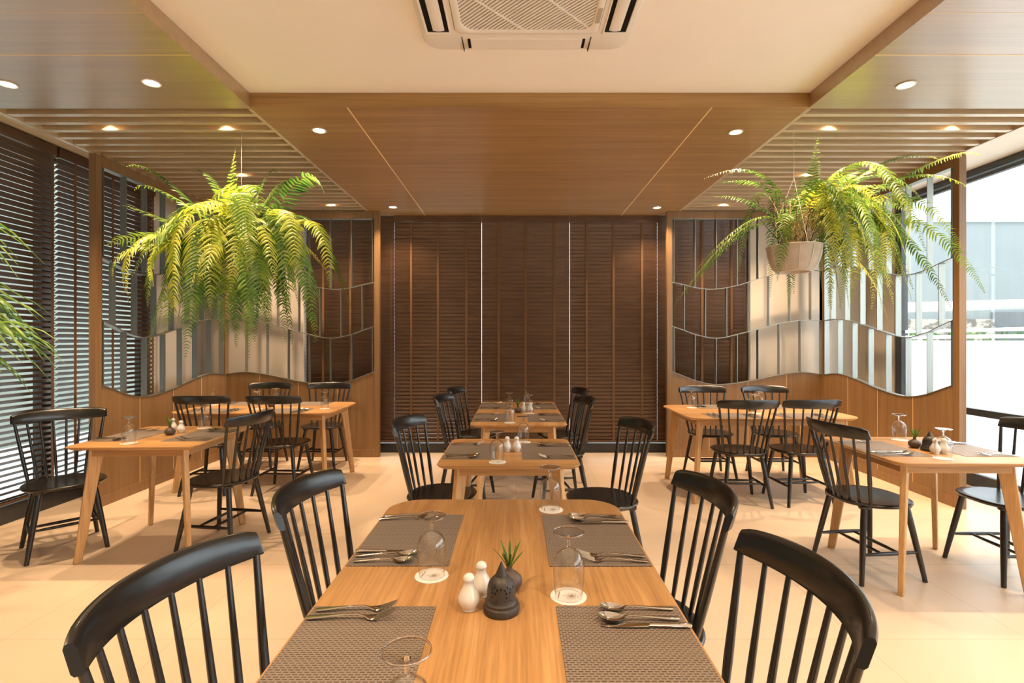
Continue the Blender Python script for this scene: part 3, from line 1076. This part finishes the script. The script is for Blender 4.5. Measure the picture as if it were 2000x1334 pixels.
def flat_body(name, stations, mat='chrome', dish=None):
    """stations: (y, half width, z centre, thickness[, dish])"""
    mb = MB()
    loops = []
    for st in stations:
        y, w_, z, th = st[:4]
        ds = st[4] if len(st) > 4 else 0.0
        lo = []
        up = []
        for k in range(7):
            u = -1 + 2 * k / 6
            sag = -ds * (1 - u * u)
            e = th * 0.5 * math.sqrt(max(0.06, 1 - u * u * 0.94))
            up.append((u * w_, y, z + sag + e))
            lo.append((u * w_, y, z + sag - e))
        loops.append(up + lo[::-1])
    mb.loft(loops)
    return mb


def make_fork():
    st = [(0.0, 0.006, 0.0045, 0.003), (0.006, 0.0085, 0.0045, 0.0034), (0.03, 0.0075, 0.006, 0.0034), (0.08, 0.004, 0.010, 0.0034), (0.115, 0.0032, 0.011, 0.0036), (0.130, 0.0045, 0.007, 0.003), (0.140, 0.010, 0.0042, 0.0022), (0.150, 0.0125, 0.0040, 0.002), (0.158, 0.0125, 0.0055, 0.002)]
    f = flat_body('fork', st).build('fork', 'chrome')
    for k in range(4):
        x = -0.0105 + 0.007 * k
        MB().tube([(x, 0.156, 0.0052), (x, 0.172, 0.0095), (x * 0.96, 0.188, 0.0155), (x * 0.93, 0.196, 0.0185)], (0.0018, 0.0017, 0.0013, 0.0007), 6).build('tine', 'chrome', f)
    index_kids(f)
    return f


def make_spoon():
    st = [(0.0, 0.006, 0.0045, 0.003), (0.006, 0.0085, 0.0045, 0.0034), (0.03, 0.0075, 0.006, 0.0034), (0.08, 0.004, 0.010, 0.0034), (0.118, 0.0032, 0.0125, 0.0036), (0.130, 0.005, 0.010, 0.0028, 0.001)]
    f = flat_body('s', st)
    hs = f.build('spoon', 'chrome')
    bw = [(0.128, 0.004, 0.0105, 0.0026, 0.0005), (0.135, 0.011, 0.0096, 0.0018, 0.0035), (0.146, 0.0175, 0.0100, 0.0016, 0.0072), (0.160, 0.0200, 0.0115, 0.0015, 0.0088), (0.174, 0.0185, 0.0135, 0.0015, 0.0075), (0.185, 0.0130, 0.0150, 0.0015, 0.0042), (0.191, 0.0060, 0.0158, 0.0014, 0.001), (0.193, 0.0010, 0.0160, 0.001, 0)]
    flat_body('b', bw).build('spoon_bowl', 'chrome', hs)
    index_kids(hs)
    return hs


def make_knife():
    st = [(0.0, 0.005, 0.006, 0.006), (0.006, 0.008, 0.006, 0.008), (0.04, 0.0075, 0.006, 0.0075), (0.088, 0.0058, 0.006, 0.007), (0.096, 0.0065, 0.006, 0.006)]
    f = flat_body('k', st).build('table_knife', 'chrome')
    bw = [(0.094, 0.006, 0.0055, 0.004), (0.102, 0.0085, 0.005, 0.0018), (0.15, 0.0095, 0.004, 0.0016), (0.185, 0.0085, 0.003, 0.0014), (0.200, 0.005, 0.0026, 0.0012), (0.208, 0.0008, 0.0024, 0.001)]
    flat_body('kb', bw).build('blade', 'chrome', f)
    index_kids(f)
    return f


P_mat, P_coaster, P_glass, P_fork, P_spoon, P_knife = make_mat(), make_coaster(), make_glass(), make_fork(), make_spoon(), make_knife()
P_mat['category'] = 'placemat'
index_kids(P_mat)
used = {}


def put(key, proto, loc, rz, label, cat, group, scale=None):
    o = place(proto, used.get(key, False), loc, rz, label, cat, group)
    used[key] = True
    if scale:
        o.scale = (scale, scale, scale)
    return o


r4 = random.Random(11)


def setting(ox, oy, face, where, glass=None, first=False):
    """ox, oy: table edge in front of a guest who looks along 'face' (degrees, 0 = away from the camera)"""
    a = R(face)
    ca, sa = math.cos(a), math.sin(a)

    def Wp(x, y, z=TZ):
        return (ox + x * ca - y * sa, oy + x * sa + y * ca, z)
    put('mat', P_mat, Wp(0, 0.002, TZ + 0.0002), a, 'woven placemat ' + where, 'placemat', 'woven brown placemats')
    zz = TZ + 0.0022
    j = lambda s: r4.uniform(-s, s)
    put('fork', P_fork, Wp(-0.195 + j(.004), 0.012 + j(.006), zz), a + j(0.06), 'outer fork, setting ' + where, 'fork', 'steel forks')
    put('fork', P_fork, Wp(-0.160 + j(.004), 0.004 + j(.006), zz), a + j(0.06), 'inner fork, setting ' + where, 'fork', 'steel forks', 1.06)
    put('knife', P_knife, Wp(0.125 + j(.004), 0.0 + j(.004), zz), a + j(0.04), 'table knife, setting ' + where, 'knife', 'steel table knives')
    put('spoon', P_spoon, Wp(0.158 + j(.003), 0.014 + j(.006), zz), a + 0.05 + j(0.04), 'larger spoon, setting ' + where, 'spoon', 'steel spoons')
    put('spoon', P_spoon, Wp(0.197 + j(.003), 0.022 + j(.006), zz), a + 0.03 + j(0.04), 'smaller outer spoon, setting ' + where, 'spoon', 'steel spoons', 0.93)
    if glass:
        gx, gy = glass
        put('coaster', P_coaster, (gx, gy, TZ + 0.0003), r4.choice((0.2, 3.0)) + j(0.3), 'paper coaster, setting ' + where, 'coaster', 'round paper coasters')
        put('glass', P_glass, (gx + j(.003), gy + j(.003), TZ + 0.0017), j(1), 'upturned wine glass, setting ' + where, 'wine glass', 'upturned wine glasses')


ft = 'of the foreground table'
setting(-0.500, 1.048, -90, 'nearest on the left side ' + ft, (-0.173, 0.813))
setting(-0.500, 1.715, -90, 'farther on the left side ' + ft, (-0.237, 1.435))
setting(0.400, 1.050, 90, 'nearest on the right side ' + ft, (0.135, 1.32))
setting(0.400, 1.713, 90, 'farther on the right side ' + ft, (0.136, 1.994))
mt = 'of the small table behind the foreground one'
setting(-0.418, 3.06, -90, 'on the left ' + mt, (-0.101, 2.775))
setting(0.338, 3.06, 90, 'on the right ' + mt, (0.047, 3.32))
bt = 'of the long table before the back blinds'
setting(-0.360, 4.38, -90, 'nearer on the left ' + bt, (-0.05, 4.11))
setting(-0.360, 5.14, -90, 'farther on the left ' + bt, (-0.06, 4.84))
setting(0.400, 4.36, 90, 'nearer on the right ' + bt, (0.119, 4.64))
setting(0.400, 5.12, 90, 'farther on the right ' + bt, (0.105, 5.40))
lt = 'of the small left window table'
setting(-2.812, 3.56, -89, 'on the window side ' + lt, (-2.485, 3.285))
setting(-2.028, 3.57, 91, 'on the chair-back side ' + lt, (-2.35, 3.86))
rt = 'of the small right window table'
setting(2.078, 3.13, -91, 'on the inner side ' + rt, (2.385, 2.86))
setting(2.862, 3.12, 89, 'on the glass-wall side ' + rt, (2.545, 3.40))
lc = 'of the left corner table'
setting(-2.83, 4.66, 0, 'near side, farther left ' + lc, (-2.50, 4.94))
setting(-2.17, 4.66, 0, 'near side, farther right ' + lc, (-1.85, 4.95))
setting(-2.83, 5.50, 180, 'screen side, farther left ' + lc, (-3.10, 5.24))
setting(-2.17, 5.50, 180, 'screen side, farther right ' + lc, (-2.46, 5.24))
rc = 'of the right corner table'
setting(1.90, 4.348, 0, 'near side, farther left ' + rc, (2.17, 4.64))
setting(2.50, 4.348, 0, 'near side, farther right ' + rc)
setting(2.00, 5.25, 180, 'screen side, farther left ' + rc, (1.72, 5.02))
setting(2.62, 5.25, 180, 'screen side, farther right ' + rc, (2.33, 4.90))


# ---- shakers, vases, burners
def make_shaker():
    root = empty('shaker')
    MB().lathe([(0.017, 0.0), (0.0185, 0.002), (0.0175, 0.006), (0.024, 0.014), (0.0270, 0.024), (0.0262, 0.034), (0.0205, 0.046), (0.0145, 0.057), (0.0120, 0.066), (0.0135, 0.0715), (0.0148, 0.074), (0.0148, 0.077), (0.0125, 0.083), (0.007, 0.0875), (0.0006, 0.089)], 32).build('body', 'porcelain', root)
    h_ = MB()
    for k in range(5):
        a = 2 * PI * k / 5
        h_.lathe([(0.0008, 0.0862), (0.0008, 0.0880)], 8, cx=0.005 * math.cos(a), cy=0.005 * math.sin(a))
    h_.build('holes', 'ink', root)
    index_kids(root)
    return root


P_sh = make_shaker()
for i, (x, y, lab) in enumerate(((-0.116, 1.257, 'front white porcelain shaker on the foreground table'), (-0.090, 1.325, 'rear white porcelain shaker on the foreground table'),
                                 (-0.053, 3.05, 'left white shaker on the small table behind the foreground one'), (0.003, 3.05, 'right white shaker on the small table behind the foreground one'),
                                 (0.072, 4.74, 'left white shaker on the long table before the back blinds'), (0.130, 4.73, 'right white shaker on the long table before the back blinds'),
                                 (-2.52, 3.76, 'white shaker behind the vase on the small left table'), (-2.395, 3.66, 'white shaker right of the vase on the small left table'),
                                 (2.443, 2.985, 'left white shaker beside the glass on the small right table'), (2.500, 2.990, 'right white shaker behind the glass on the small right table'),
                                 (-2.27, 5.17, 'white shaker on the left corner table'))):
    place(P_sh, i > 0, (x, y, TZ + 0.0003), rnd.uniform(0, 6), lab, 'shaker', 'white porcelain shakers')


def make_vase():
    root = empty('bud_vase')
    MB().lathe([(0.018, 0.0), (0.024, 0.003), (0.0325, 0.014), (0.0345, 0.024), (0.032, 0.035), (0.022, 0.045), (0.010, 0.052), (0.0075, 0.060), (0.0085, 0.066), (0.0070, 0.066), (0.006, 0.058), (0.0006, 0.057)], 32).build('vase', 'brownclay', root)
    lf = MB()
    r5 = random.Random(2)
    for k in range(11):
        a = 2 * PI * k / 11 + r5.uniform(-.2, .2)
        out = r5.uniform(0.012, 0.042)
        hh = r5.uniform(0.05, 0.088) - out * 0.3
        d = Vector((math.cos(a), math.sin(a), 0))
        base = Vector((0, 0, 0.055)) + d * 0.003
        side = Vector((-d.y, d.x, 0))
        pts = [base + d * out * (u ** 1.3) + Vector((0, 0, hh * u)) for u in (0, 0.35, 0.65, 0.85, 1)]
        ws = (0.0012, 0.0028, 0.0036, 0.0028, 0.0003)
        rows = [[p - side * w_, p - d * 0.0012, p + side * w_, p + d * 0.0012] for p, w_ in zip(pts, ws)]
        lf.loft(rows)
    lf.build('leaves', 'sprig', root)
    index_kids(root)
    return root


P_v = make_vase()
for i, (x, y, rz, lab) in enumerate(((-0.018, 1.355, 0.3, 'small round clay vase with green sprig on the foreground table'), (0.017, 4.68, 1.0, 'small clay vase with sprig on the long table before the back blinds'),
                                     (-2.42, 3.58, 2.0, 'small round clay vase with spiky sprig on the small left table'), (2.452, 3.15, 3.0, 'small round clay vase with green sprig on the small right table'),
                                     (-2.44, 5.10, 4.2, 'small clay vase with sprig on the left corner table'), (2.205, 4.79, 5.0, 'small clay vase with sprig on the right corner table'))):
    place(P_v, i > 0, (x, y, TZ + 0.0003), rz, lab, 'vase', 'clay bud vases')


def make_burner():
    root = empty('pierced_burner')
    out = [(0.0435, 0.0), (0.0445, 0.004), (0.0445, 0.014), (0.042, 0.018), (0.0405, 0.019), (0.0405, 0.026), (0.037, 0.030), (0.0355, 0.036), (0.0350, 0.048), (0.0335, 0.062), (0.0290, 0.074), (0.0205, 0.083), (0.0150, 0.0865), (0.0150, 0.089), (0.0125, 0.0925), (0.0122, 0.095), (0.0098, 0.099), (0.0094, 0.1015), (0.006, 0.109), (0.0015, 0.120)]
    inn = [(0.0008, 0.112), (0.010, 0.085), (0.0235, 0.072), (0.0275, 0.060), (0.029, 0.046), (0.030, 0.034), (0.034, 0.012), (0.034, 0.0)]
    body = MB().lathe(out + inn, 56, closed_profile=True).build('body', 'clay', root)
    cut = MB()

    def hole(az, z, s_):
        d = Vector((math.cos(az), math.sin(az), 0.12))
        sd = Vector((-math.sin(az), math.cos(az), 0))
        up = Vector((0, 0, 1))
        c = Vector((math.cos(az), math.sin(az), 0)) * 0.031 + Vector((0, 0, z))
        pr = []
        for q in (-0.008, 0.012):
            pr.append([c + d * q + sd * x * s_ + up * y * s_ for x, y in ((0, -1.25), (0.8, 0), (0, 1.25), (-0.8, 0))])
        cut.loft(pr)
    for k in range(6):
        a = 2 * PI * k / 6 - PI / 2 + 0.52
        for j in range(5):
            b_ = PI / 2 + 2 * PI * j / 5
            hole(a + 0.235 * math.cos(b_), 0.062 + 0.0068 * math.sin(b_), 0.0026)
        hole(a + PI / 6, 0.066, 0.0026)
        hole(a - 0.12, 0.046, 0.0024)
        hole(a + 0.2, 0.038, 0.0021)
    co = cut.build('cutter', 'clay', None, smooth=False)
    md = body.modifiers.new('b', 'BOOLEAN')
    md.object = co
    md.operation = 'DIFFERENCE'
    md.solver = 'EXACT'
    bpy.context.view_layer.update()
    dg = bpy.context.evaluated_depsgraph_get()
    nm = bpy.data.meshes.new_from_object(body.evaluated_get(dg))
    body.modifiers.clear()
    if len(nm.polygons) > 200:
        body.data = nm
        nm.polygons.foreach_set('use_smooth', [True] * len(nm.polygons))
        nm.set_sharp_from_angle(angle=R(38))
    bpy.data.objects.remove(co)
    index_kids(root)
    return root


P_b = make_burner()
place(P_b, False, (-0.036, 1.25, TZ + 0.0003), 0, 'dark bell-shaped pierced clay burner on the foreground table', 'oil burner', 'pierced clay burners')
place(P_b, True, (2.475, 3.065, TZ + 0.0003), 1, 'dark bell-shaped pierced clay burner on the small right table', 'oil burner', 'pierced clay burners')


# ------------------------------------------------------------------ ferns
def bez(a, b_, c, t_):
    return a * (1 - t_) ** 2 + b_ * 2 * t_ * (1 - t_) + c * t_ * t_


def frond(root, base, mid, tip, plen, mat, t0=0.25, dens=0.021, wmax=0.0085, seed=0, rach='stemlight', droop=0.35, up=None):
    """pinnate frond along a curve base - mid - tip; the leaflets are one mesh, the rachis another"""
    rr = random.Random(seed)
    ctrl = mid * 2 - (base + tip) * 0.5
    N = 40
    P_ = [bez(base, ctrl, tip, i / N) for i in range(N + 1)]
    acc = [0.0]
    for i in range(N):
        acc.append(acc[-1] + (P_[i + 1] - P_[i]).length)
    Ltot = acc[-1]

    def at(s):
        s = min(max(s, 0), Ltot - 1e-6)
        lo = 0
        while acc[lo + 1] < s:
            lo += 1
        u = (s - acc[lo]) / max(1e-9, acc[lo + 1] - acc[lo])
        return P_[lo].lerp(P_[lo + 1], u), (P_[lo + 1] - P_[lo]).normalized()
    fr = MB()
    hor = Vector((tip.x - base.x, tip.y - base.y, 0))
    if hor.length < 0.05:
        hor = Vector((rr.uniform(-1, 1), rr.uniform(-1, 1), 0))
    side0 = hor.normalized().cross(Vector((0, 0, 1)))
    tw = rr.uniform(-0.7, 0.7)
    s = Ltot * t0
    while s < Ltot:
        p, tg = at(s)
        q = (s / Ltot - t0) / (1 - t0)
        q = max(0.0, q)
        prof = min(1.0, (q / 0.12) ** 0.6) * (1 - max(0, (q - 0.35) / 0.65) ** 1.6 * 0.93)
        L_ = plen * prof
        sd = (side0 - tg * side0.dot(tg)).normalized()
        nrm = tg.cross(sd).normalized()
        a = tw * (0.3 + q)
        sd2 = sd * math.cos(a) + nrm * math.sin(a)
        nr2 = tg.cross(sd2).normalized()
        if nr2.z < 0:
            nr2 = -nr2
        for sg in (-1, 1):
            if L_ < 0.003 or rr.random() < 0.05:
                continue
            l_ = L_ * rr.uniform(0.82, 1.1)
            d = (sd2 * sg + tg * rr.uniform(0.18, 0.5)).normalized()
            dd = rr.uniform(0.5, 1.5) * droop
            w_ = min(wmax, max(0.003, l_ * 0.13))
            b0 = len(fr.v)
            curl = rr.uniform(0.1, 0.4)
            for u, ww in ((0, 0.75), (0.33, 1.0), (0.7, 0.8), (1.0, 0.05)):
                c = p + d * l_ * u - Vector((0, 0, 1)) * l_ * dd * u * u + tg * l_ * curl * u * u
                e = tg * w_ * ww
                fr.v += [tuple(c - e), tuple(c + nr2 * w_ * 0.35 * ww), tuple(c + e)]
            for i in range(3):
                k = b0 + i * 3
                fr.f += [(k, k + 1, k + 4, k + 3), (k + 1, k + 2, k + 5, k + 4)]
        s += dens * (1.0 if q < 0.8 else 0.75) * rr.uniform(0.85, 1.15)
    o = fr.build('frond', mat, root, smooth=False)
    pts = [P_[i] for i in range(0, N + 1, 4)]
    MB().tube(pts, [0.0019 - 0.0014 * i / (len(pts) - 1) for i in range(len(pts))], 5).build('rachis', rach, o)
    return o


def hanging_pot(root, c, rtop, rbot, h_):
    x, y, z = c
    MB().lathe([(rbot, 0), (rbot * 1.12, 0.005), (rtop * 0.76, h_ * 0.14), (rtop * 0.88, h_ * 0.40), (rtop * 0.965, h_ * 0.72), (rtop, h_ * 0.95), (rtop, h_), (rtop * 0.93, h_), (rtop * 0.86, h_ * 0.7), (rbot * 0.9, 0.02)], 40, x, y, z, closed_profile=True).build('pot', 'pot', root)
    MB().lathe([(rtop * 0.6, h_ * 0.8), (rtop * 0.9, h_ * 0.84), (rtop * 0.7, h_ * 0.95), (rtop * 0.3, h_ * 1.03), (0.001, h_ * 1.05)], 30, x, y, z).build('soil', 'soil', root)
    wr_ = MB()
    n = 12
    for k in range(n):
        a = 2 * PI * k / n + 0.1
        a2 = a + 0.12
        wr_.tube([(x + (rtop + 0.003) * math.cos(a2), y + (rtop + 0.003) * math.sin(a2), z + h_), (x + (rtop * 0.965 + 0.003) * math.cos(a2), y + (rtop * 0.965 + 0.003) * math.sin(a2), z + h_ * 0.7), (x + (rtop * 0.88 + 0.004) * math.cos(a2), y + (rtop * 0.88 + 0.004) * math.sin(a2), z + h_ * 0.4), (x + (rtop * 0.76 + 0.004) * math.cos(a2), y + (rtop * 0.76 + 0.004) * math.sin(a2), z + h_ * 0.13),
                  (x + (rbot * 1.1 + 0.003) * math.cos(a), y + (rbot * 1.1 + 0.003) * math.sin(a), z - 0.003)], 0.0018, 5)
    for rr_, zz in ((rtop + 0.004, h_), (rbot * 1.12 + 0.003, -0.002)):
        wr_.tube([(x + rr_ * math.cos(2 * PI * k / 32), y + rr_ * math.sin(2 * PI * k / 32), z + zz) for k in range(33)], 0.002, 5)
    wr_.build('wire_basket', 'wire', root)
    for k in range(3):
        a = 2 * PI * k / 3 + 0.5
        MB().tube([(x + rtop * math.cos(a), y + rtop * math.sin(a), z + h_), (x, y, z + h_ + 0.5), (x, y, ZS + 0.01)], 0.0014, 5).build('hanging_wire', 'wire', root)


def fern(name, c, spec, nrand, plen, label, seed, rfun, bare=0, depth_spread=0.38, dens=0.021, wmax=0.0085):
    x, y, z = c
    root = empty('hanging_fern', (0, 0, 0))
    tag(root, label, 'hanging plant', 'hanging ferns')
    hanging_pot(root, (x, y, z), 0.185, 0.105, 0.185)
    rg = random.Random(seed)
    base0 = Vector((x, y, z + 0.19))
    k = 0
    for (mx, my, tx, ty, *rest) in spec:
        dd = rest[0] if rest else rg.uniform(-depth_spread, depth_spread * 0.4)
        mat = rest[1] if len(rest) > 1 else rg.choice(('fern_a', 'fern_b', 'fern_a'))
        b_ = base0 + Vector((rg.uniform(-.1, .1), rg.uniform(-.1, .1), 0))
        tip = px(tx, ty, y + dd)
        mid = px(mx, my, y + dd * 0.6)
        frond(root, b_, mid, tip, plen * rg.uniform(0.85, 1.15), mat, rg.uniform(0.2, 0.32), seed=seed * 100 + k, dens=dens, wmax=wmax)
        k += 1
    for i in range(nrand):
        az, reach, peak, drop = rfun(rg)
        d = Vector((math.cos(az), math.sin(az), 0))
        b_ = base0 + Vector((rg.uniform(-.1, .1), rg.uniform(-.1, .1), 0))
        tip = b_ + d * reach + Vector((0, 0, -drop))
        mid = b_ + d * reach * 0.55 + Vector((0, 0, peak))
        tip.z = min(tip.z, 2.9)
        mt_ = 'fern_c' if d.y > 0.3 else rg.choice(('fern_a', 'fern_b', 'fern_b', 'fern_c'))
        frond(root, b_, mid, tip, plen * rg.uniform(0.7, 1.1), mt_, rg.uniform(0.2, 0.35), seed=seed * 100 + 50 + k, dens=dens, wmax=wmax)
        k += 1
    for i in range(bare):
        a = rg.uniform(0, 2 * PI)
        r0, r1 = rg.uniform(0.02, 0.13), rg.uniform(0.06, 0.26)
        hh = rg.uniform(0.22, 0.42)
        p0 = Vector((x + r0 * math.cos(a), y + r0 * math.sin(a), z + 0.16))
        p2 = Vector((x + r1 * math.cos(a + 0.3), y + r1 * math.sin(a + 0.3), z + 0.18 + hh))
        pm = p0.lerp(p2, 0.5) + Vector((0.02 * math.cos(a), 0.02 * math.sin(a), 0.03))
        MB().tube([p0, pm, p2], (0.0024, 0.002, 0.0012), 5).build('bare_stem', 'stem', root)
    return root


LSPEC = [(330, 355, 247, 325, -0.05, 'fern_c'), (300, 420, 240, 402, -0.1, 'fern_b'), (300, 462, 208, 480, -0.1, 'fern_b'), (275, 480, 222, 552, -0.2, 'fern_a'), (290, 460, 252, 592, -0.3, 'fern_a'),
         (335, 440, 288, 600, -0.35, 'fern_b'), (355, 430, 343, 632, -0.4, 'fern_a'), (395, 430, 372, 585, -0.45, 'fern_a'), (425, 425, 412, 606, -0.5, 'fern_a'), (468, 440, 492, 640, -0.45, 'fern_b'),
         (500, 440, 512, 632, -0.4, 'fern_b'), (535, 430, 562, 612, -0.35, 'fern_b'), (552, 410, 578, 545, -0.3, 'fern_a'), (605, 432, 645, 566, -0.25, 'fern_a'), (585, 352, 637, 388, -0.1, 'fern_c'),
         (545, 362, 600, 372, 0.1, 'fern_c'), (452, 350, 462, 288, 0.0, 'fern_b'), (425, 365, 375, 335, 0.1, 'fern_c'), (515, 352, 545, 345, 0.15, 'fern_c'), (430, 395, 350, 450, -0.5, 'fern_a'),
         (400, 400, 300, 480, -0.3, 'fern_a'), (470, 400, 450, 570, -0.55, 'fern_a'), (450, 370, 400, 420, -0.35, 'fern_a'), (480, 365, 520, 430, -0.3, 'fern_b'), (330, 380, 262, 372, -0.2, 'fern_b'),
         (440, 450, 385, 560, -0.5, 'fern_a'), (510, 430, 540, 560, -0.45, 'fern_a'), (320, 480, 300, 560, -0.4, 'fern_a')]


def lfun(rg):
    az = rg.uniform(0, 2 * PI)
    reach = rg.uniform(0.22, 0.74)
    return az, reach, rg.uniform(0.08, 0.34), rg.uniform(0.12, 0.82)


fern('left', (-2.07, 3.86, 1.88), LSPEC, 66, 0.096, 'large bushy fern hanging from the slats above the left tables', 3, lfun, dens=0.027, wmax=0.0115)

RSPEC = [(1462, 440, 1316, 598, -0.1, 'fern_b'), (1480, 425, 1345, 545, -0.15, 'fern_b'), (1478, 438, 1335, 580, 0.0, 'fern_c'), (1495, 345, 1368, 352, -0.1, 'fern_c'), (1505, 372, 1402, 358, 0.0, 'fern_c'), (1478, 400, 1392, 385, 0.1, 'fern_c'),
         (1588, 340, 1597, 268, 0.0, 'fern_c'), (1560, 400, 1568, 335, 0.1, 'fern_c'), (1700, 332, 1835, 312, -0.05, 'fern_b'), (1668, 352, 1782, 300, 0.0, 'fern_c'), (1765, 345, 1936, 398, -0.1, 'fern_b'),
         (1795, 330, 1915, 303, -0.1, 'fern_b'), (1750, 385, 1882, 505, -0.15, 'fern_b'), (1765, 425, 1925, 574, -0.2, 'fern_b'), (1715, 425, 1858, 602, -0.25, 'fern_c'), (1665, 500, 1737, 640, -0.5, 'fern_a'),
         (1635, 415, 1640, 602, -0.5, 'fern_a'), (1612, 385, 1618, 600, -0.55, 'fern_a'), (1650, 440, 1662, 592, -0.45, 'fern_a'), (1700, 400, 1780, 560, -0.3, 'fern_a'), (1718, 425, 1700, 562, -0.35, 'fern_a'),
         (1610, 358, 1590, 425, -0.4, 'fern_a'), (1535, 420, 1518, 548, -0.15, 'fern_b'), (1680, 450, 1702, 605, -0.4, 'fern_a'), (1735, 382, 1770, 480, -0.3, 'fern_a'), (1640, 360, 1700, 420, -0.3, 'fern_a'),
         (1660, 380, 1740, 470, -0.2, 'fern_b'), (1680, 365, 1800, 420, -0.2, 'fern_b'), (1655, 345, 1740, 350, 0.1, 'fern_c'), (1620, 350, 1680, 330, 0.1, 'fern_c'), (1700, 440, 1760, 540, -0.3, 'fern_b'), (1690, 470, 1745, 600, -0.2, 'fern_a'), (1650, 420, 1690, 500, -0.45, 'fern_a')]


def rfun(rg):
    az = rg.gauss(-0.1, 0.8)
    reach = rg.uniform(0.3, 0.85)
    return az, reach, rg.uniform(0.2, 0.45), rg.uniform(-0.15, 0.5)


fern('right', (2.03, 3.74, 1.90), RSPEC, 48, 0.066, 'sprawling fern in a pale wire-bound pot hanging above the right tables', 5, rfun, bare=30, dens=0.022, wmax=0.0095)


# ------------------------------------------------------------------ palm at the left edge
def palm():
    x, y = -3.42, 2.95
    root = empty('potted_palm', (x, y, 0))
    tag(root, 'potted palm with long narrow leaves at the left picture edge', 'potted plant')
    MB().lathe([(0.13, 0), (0.14, 0.01), (0.18, 0.36), (0.19, 0.38), (0.175, 0.38), (0.16, 0.34), (0.001, 0.33)], 32).build('pot', 'pot', root)
    rg = random.Random(21)
    for i in range(11):
        a = 2 * PI * i / 11
        hx, hy = 0.10 * math.cos(a) + 0.04, 0.16 * math.sin(a)
        hz = 1.42 + 0.075 * i + rg.uniform(-.05, .05)
        top = Vector((hx + 0.02, hy, hz))
        st = MB()
        st.tube([(hx * 0.4, hy * 0.4, 0.33), (hx * 0.7, hy * 0.7, hz * 0.6), tuple(top)], (0.009, 0.008, 0.005), 7)
        so = st.build('stalk', 'stem', root)
        lf = MB()
        # every stalk ends in a fan of blades turned to the room
        nb = 13
        azc = rg.uniform(-0.7, 0.5)
        for k in range(nb):
            az = azc + R(-95 + 190 * k / (nb - 1))
            el = rg.uniform(-0.15, 0.55)
            L_ = rg.uniform(0.34, 0.50)
            d = Vector((math.cos(az), math.sin(az), 0))
            if x + top.x + d.x * L_ < -3.82:
                L_ = max(0.12, (-3.82 - x - top.x) / d.x)
            sd = Vector((-d.y, d.x, 0))
            rows = []
            for u, ww in ((0, 0.2), (0.2, 0.8), (0.5, 1.0), (0.8, 0.65), (1, 0.05)):
                c = top + d * L_ * u + Vector((0, 0, L_ * (math.tan(el) * u - 0.75 * u * u)))
                w_ = 0.0155 * ww
                rows.append([c - sd * w_ + Vector((0, 0, w_ * 0.5)), c, c + sd * w_ + Vector((0, 0, w_ * 0.5))])
            lf.quad_grid(rows)
        lf.build('leaf_fan', 'palm', so, smooth=False)


palm()
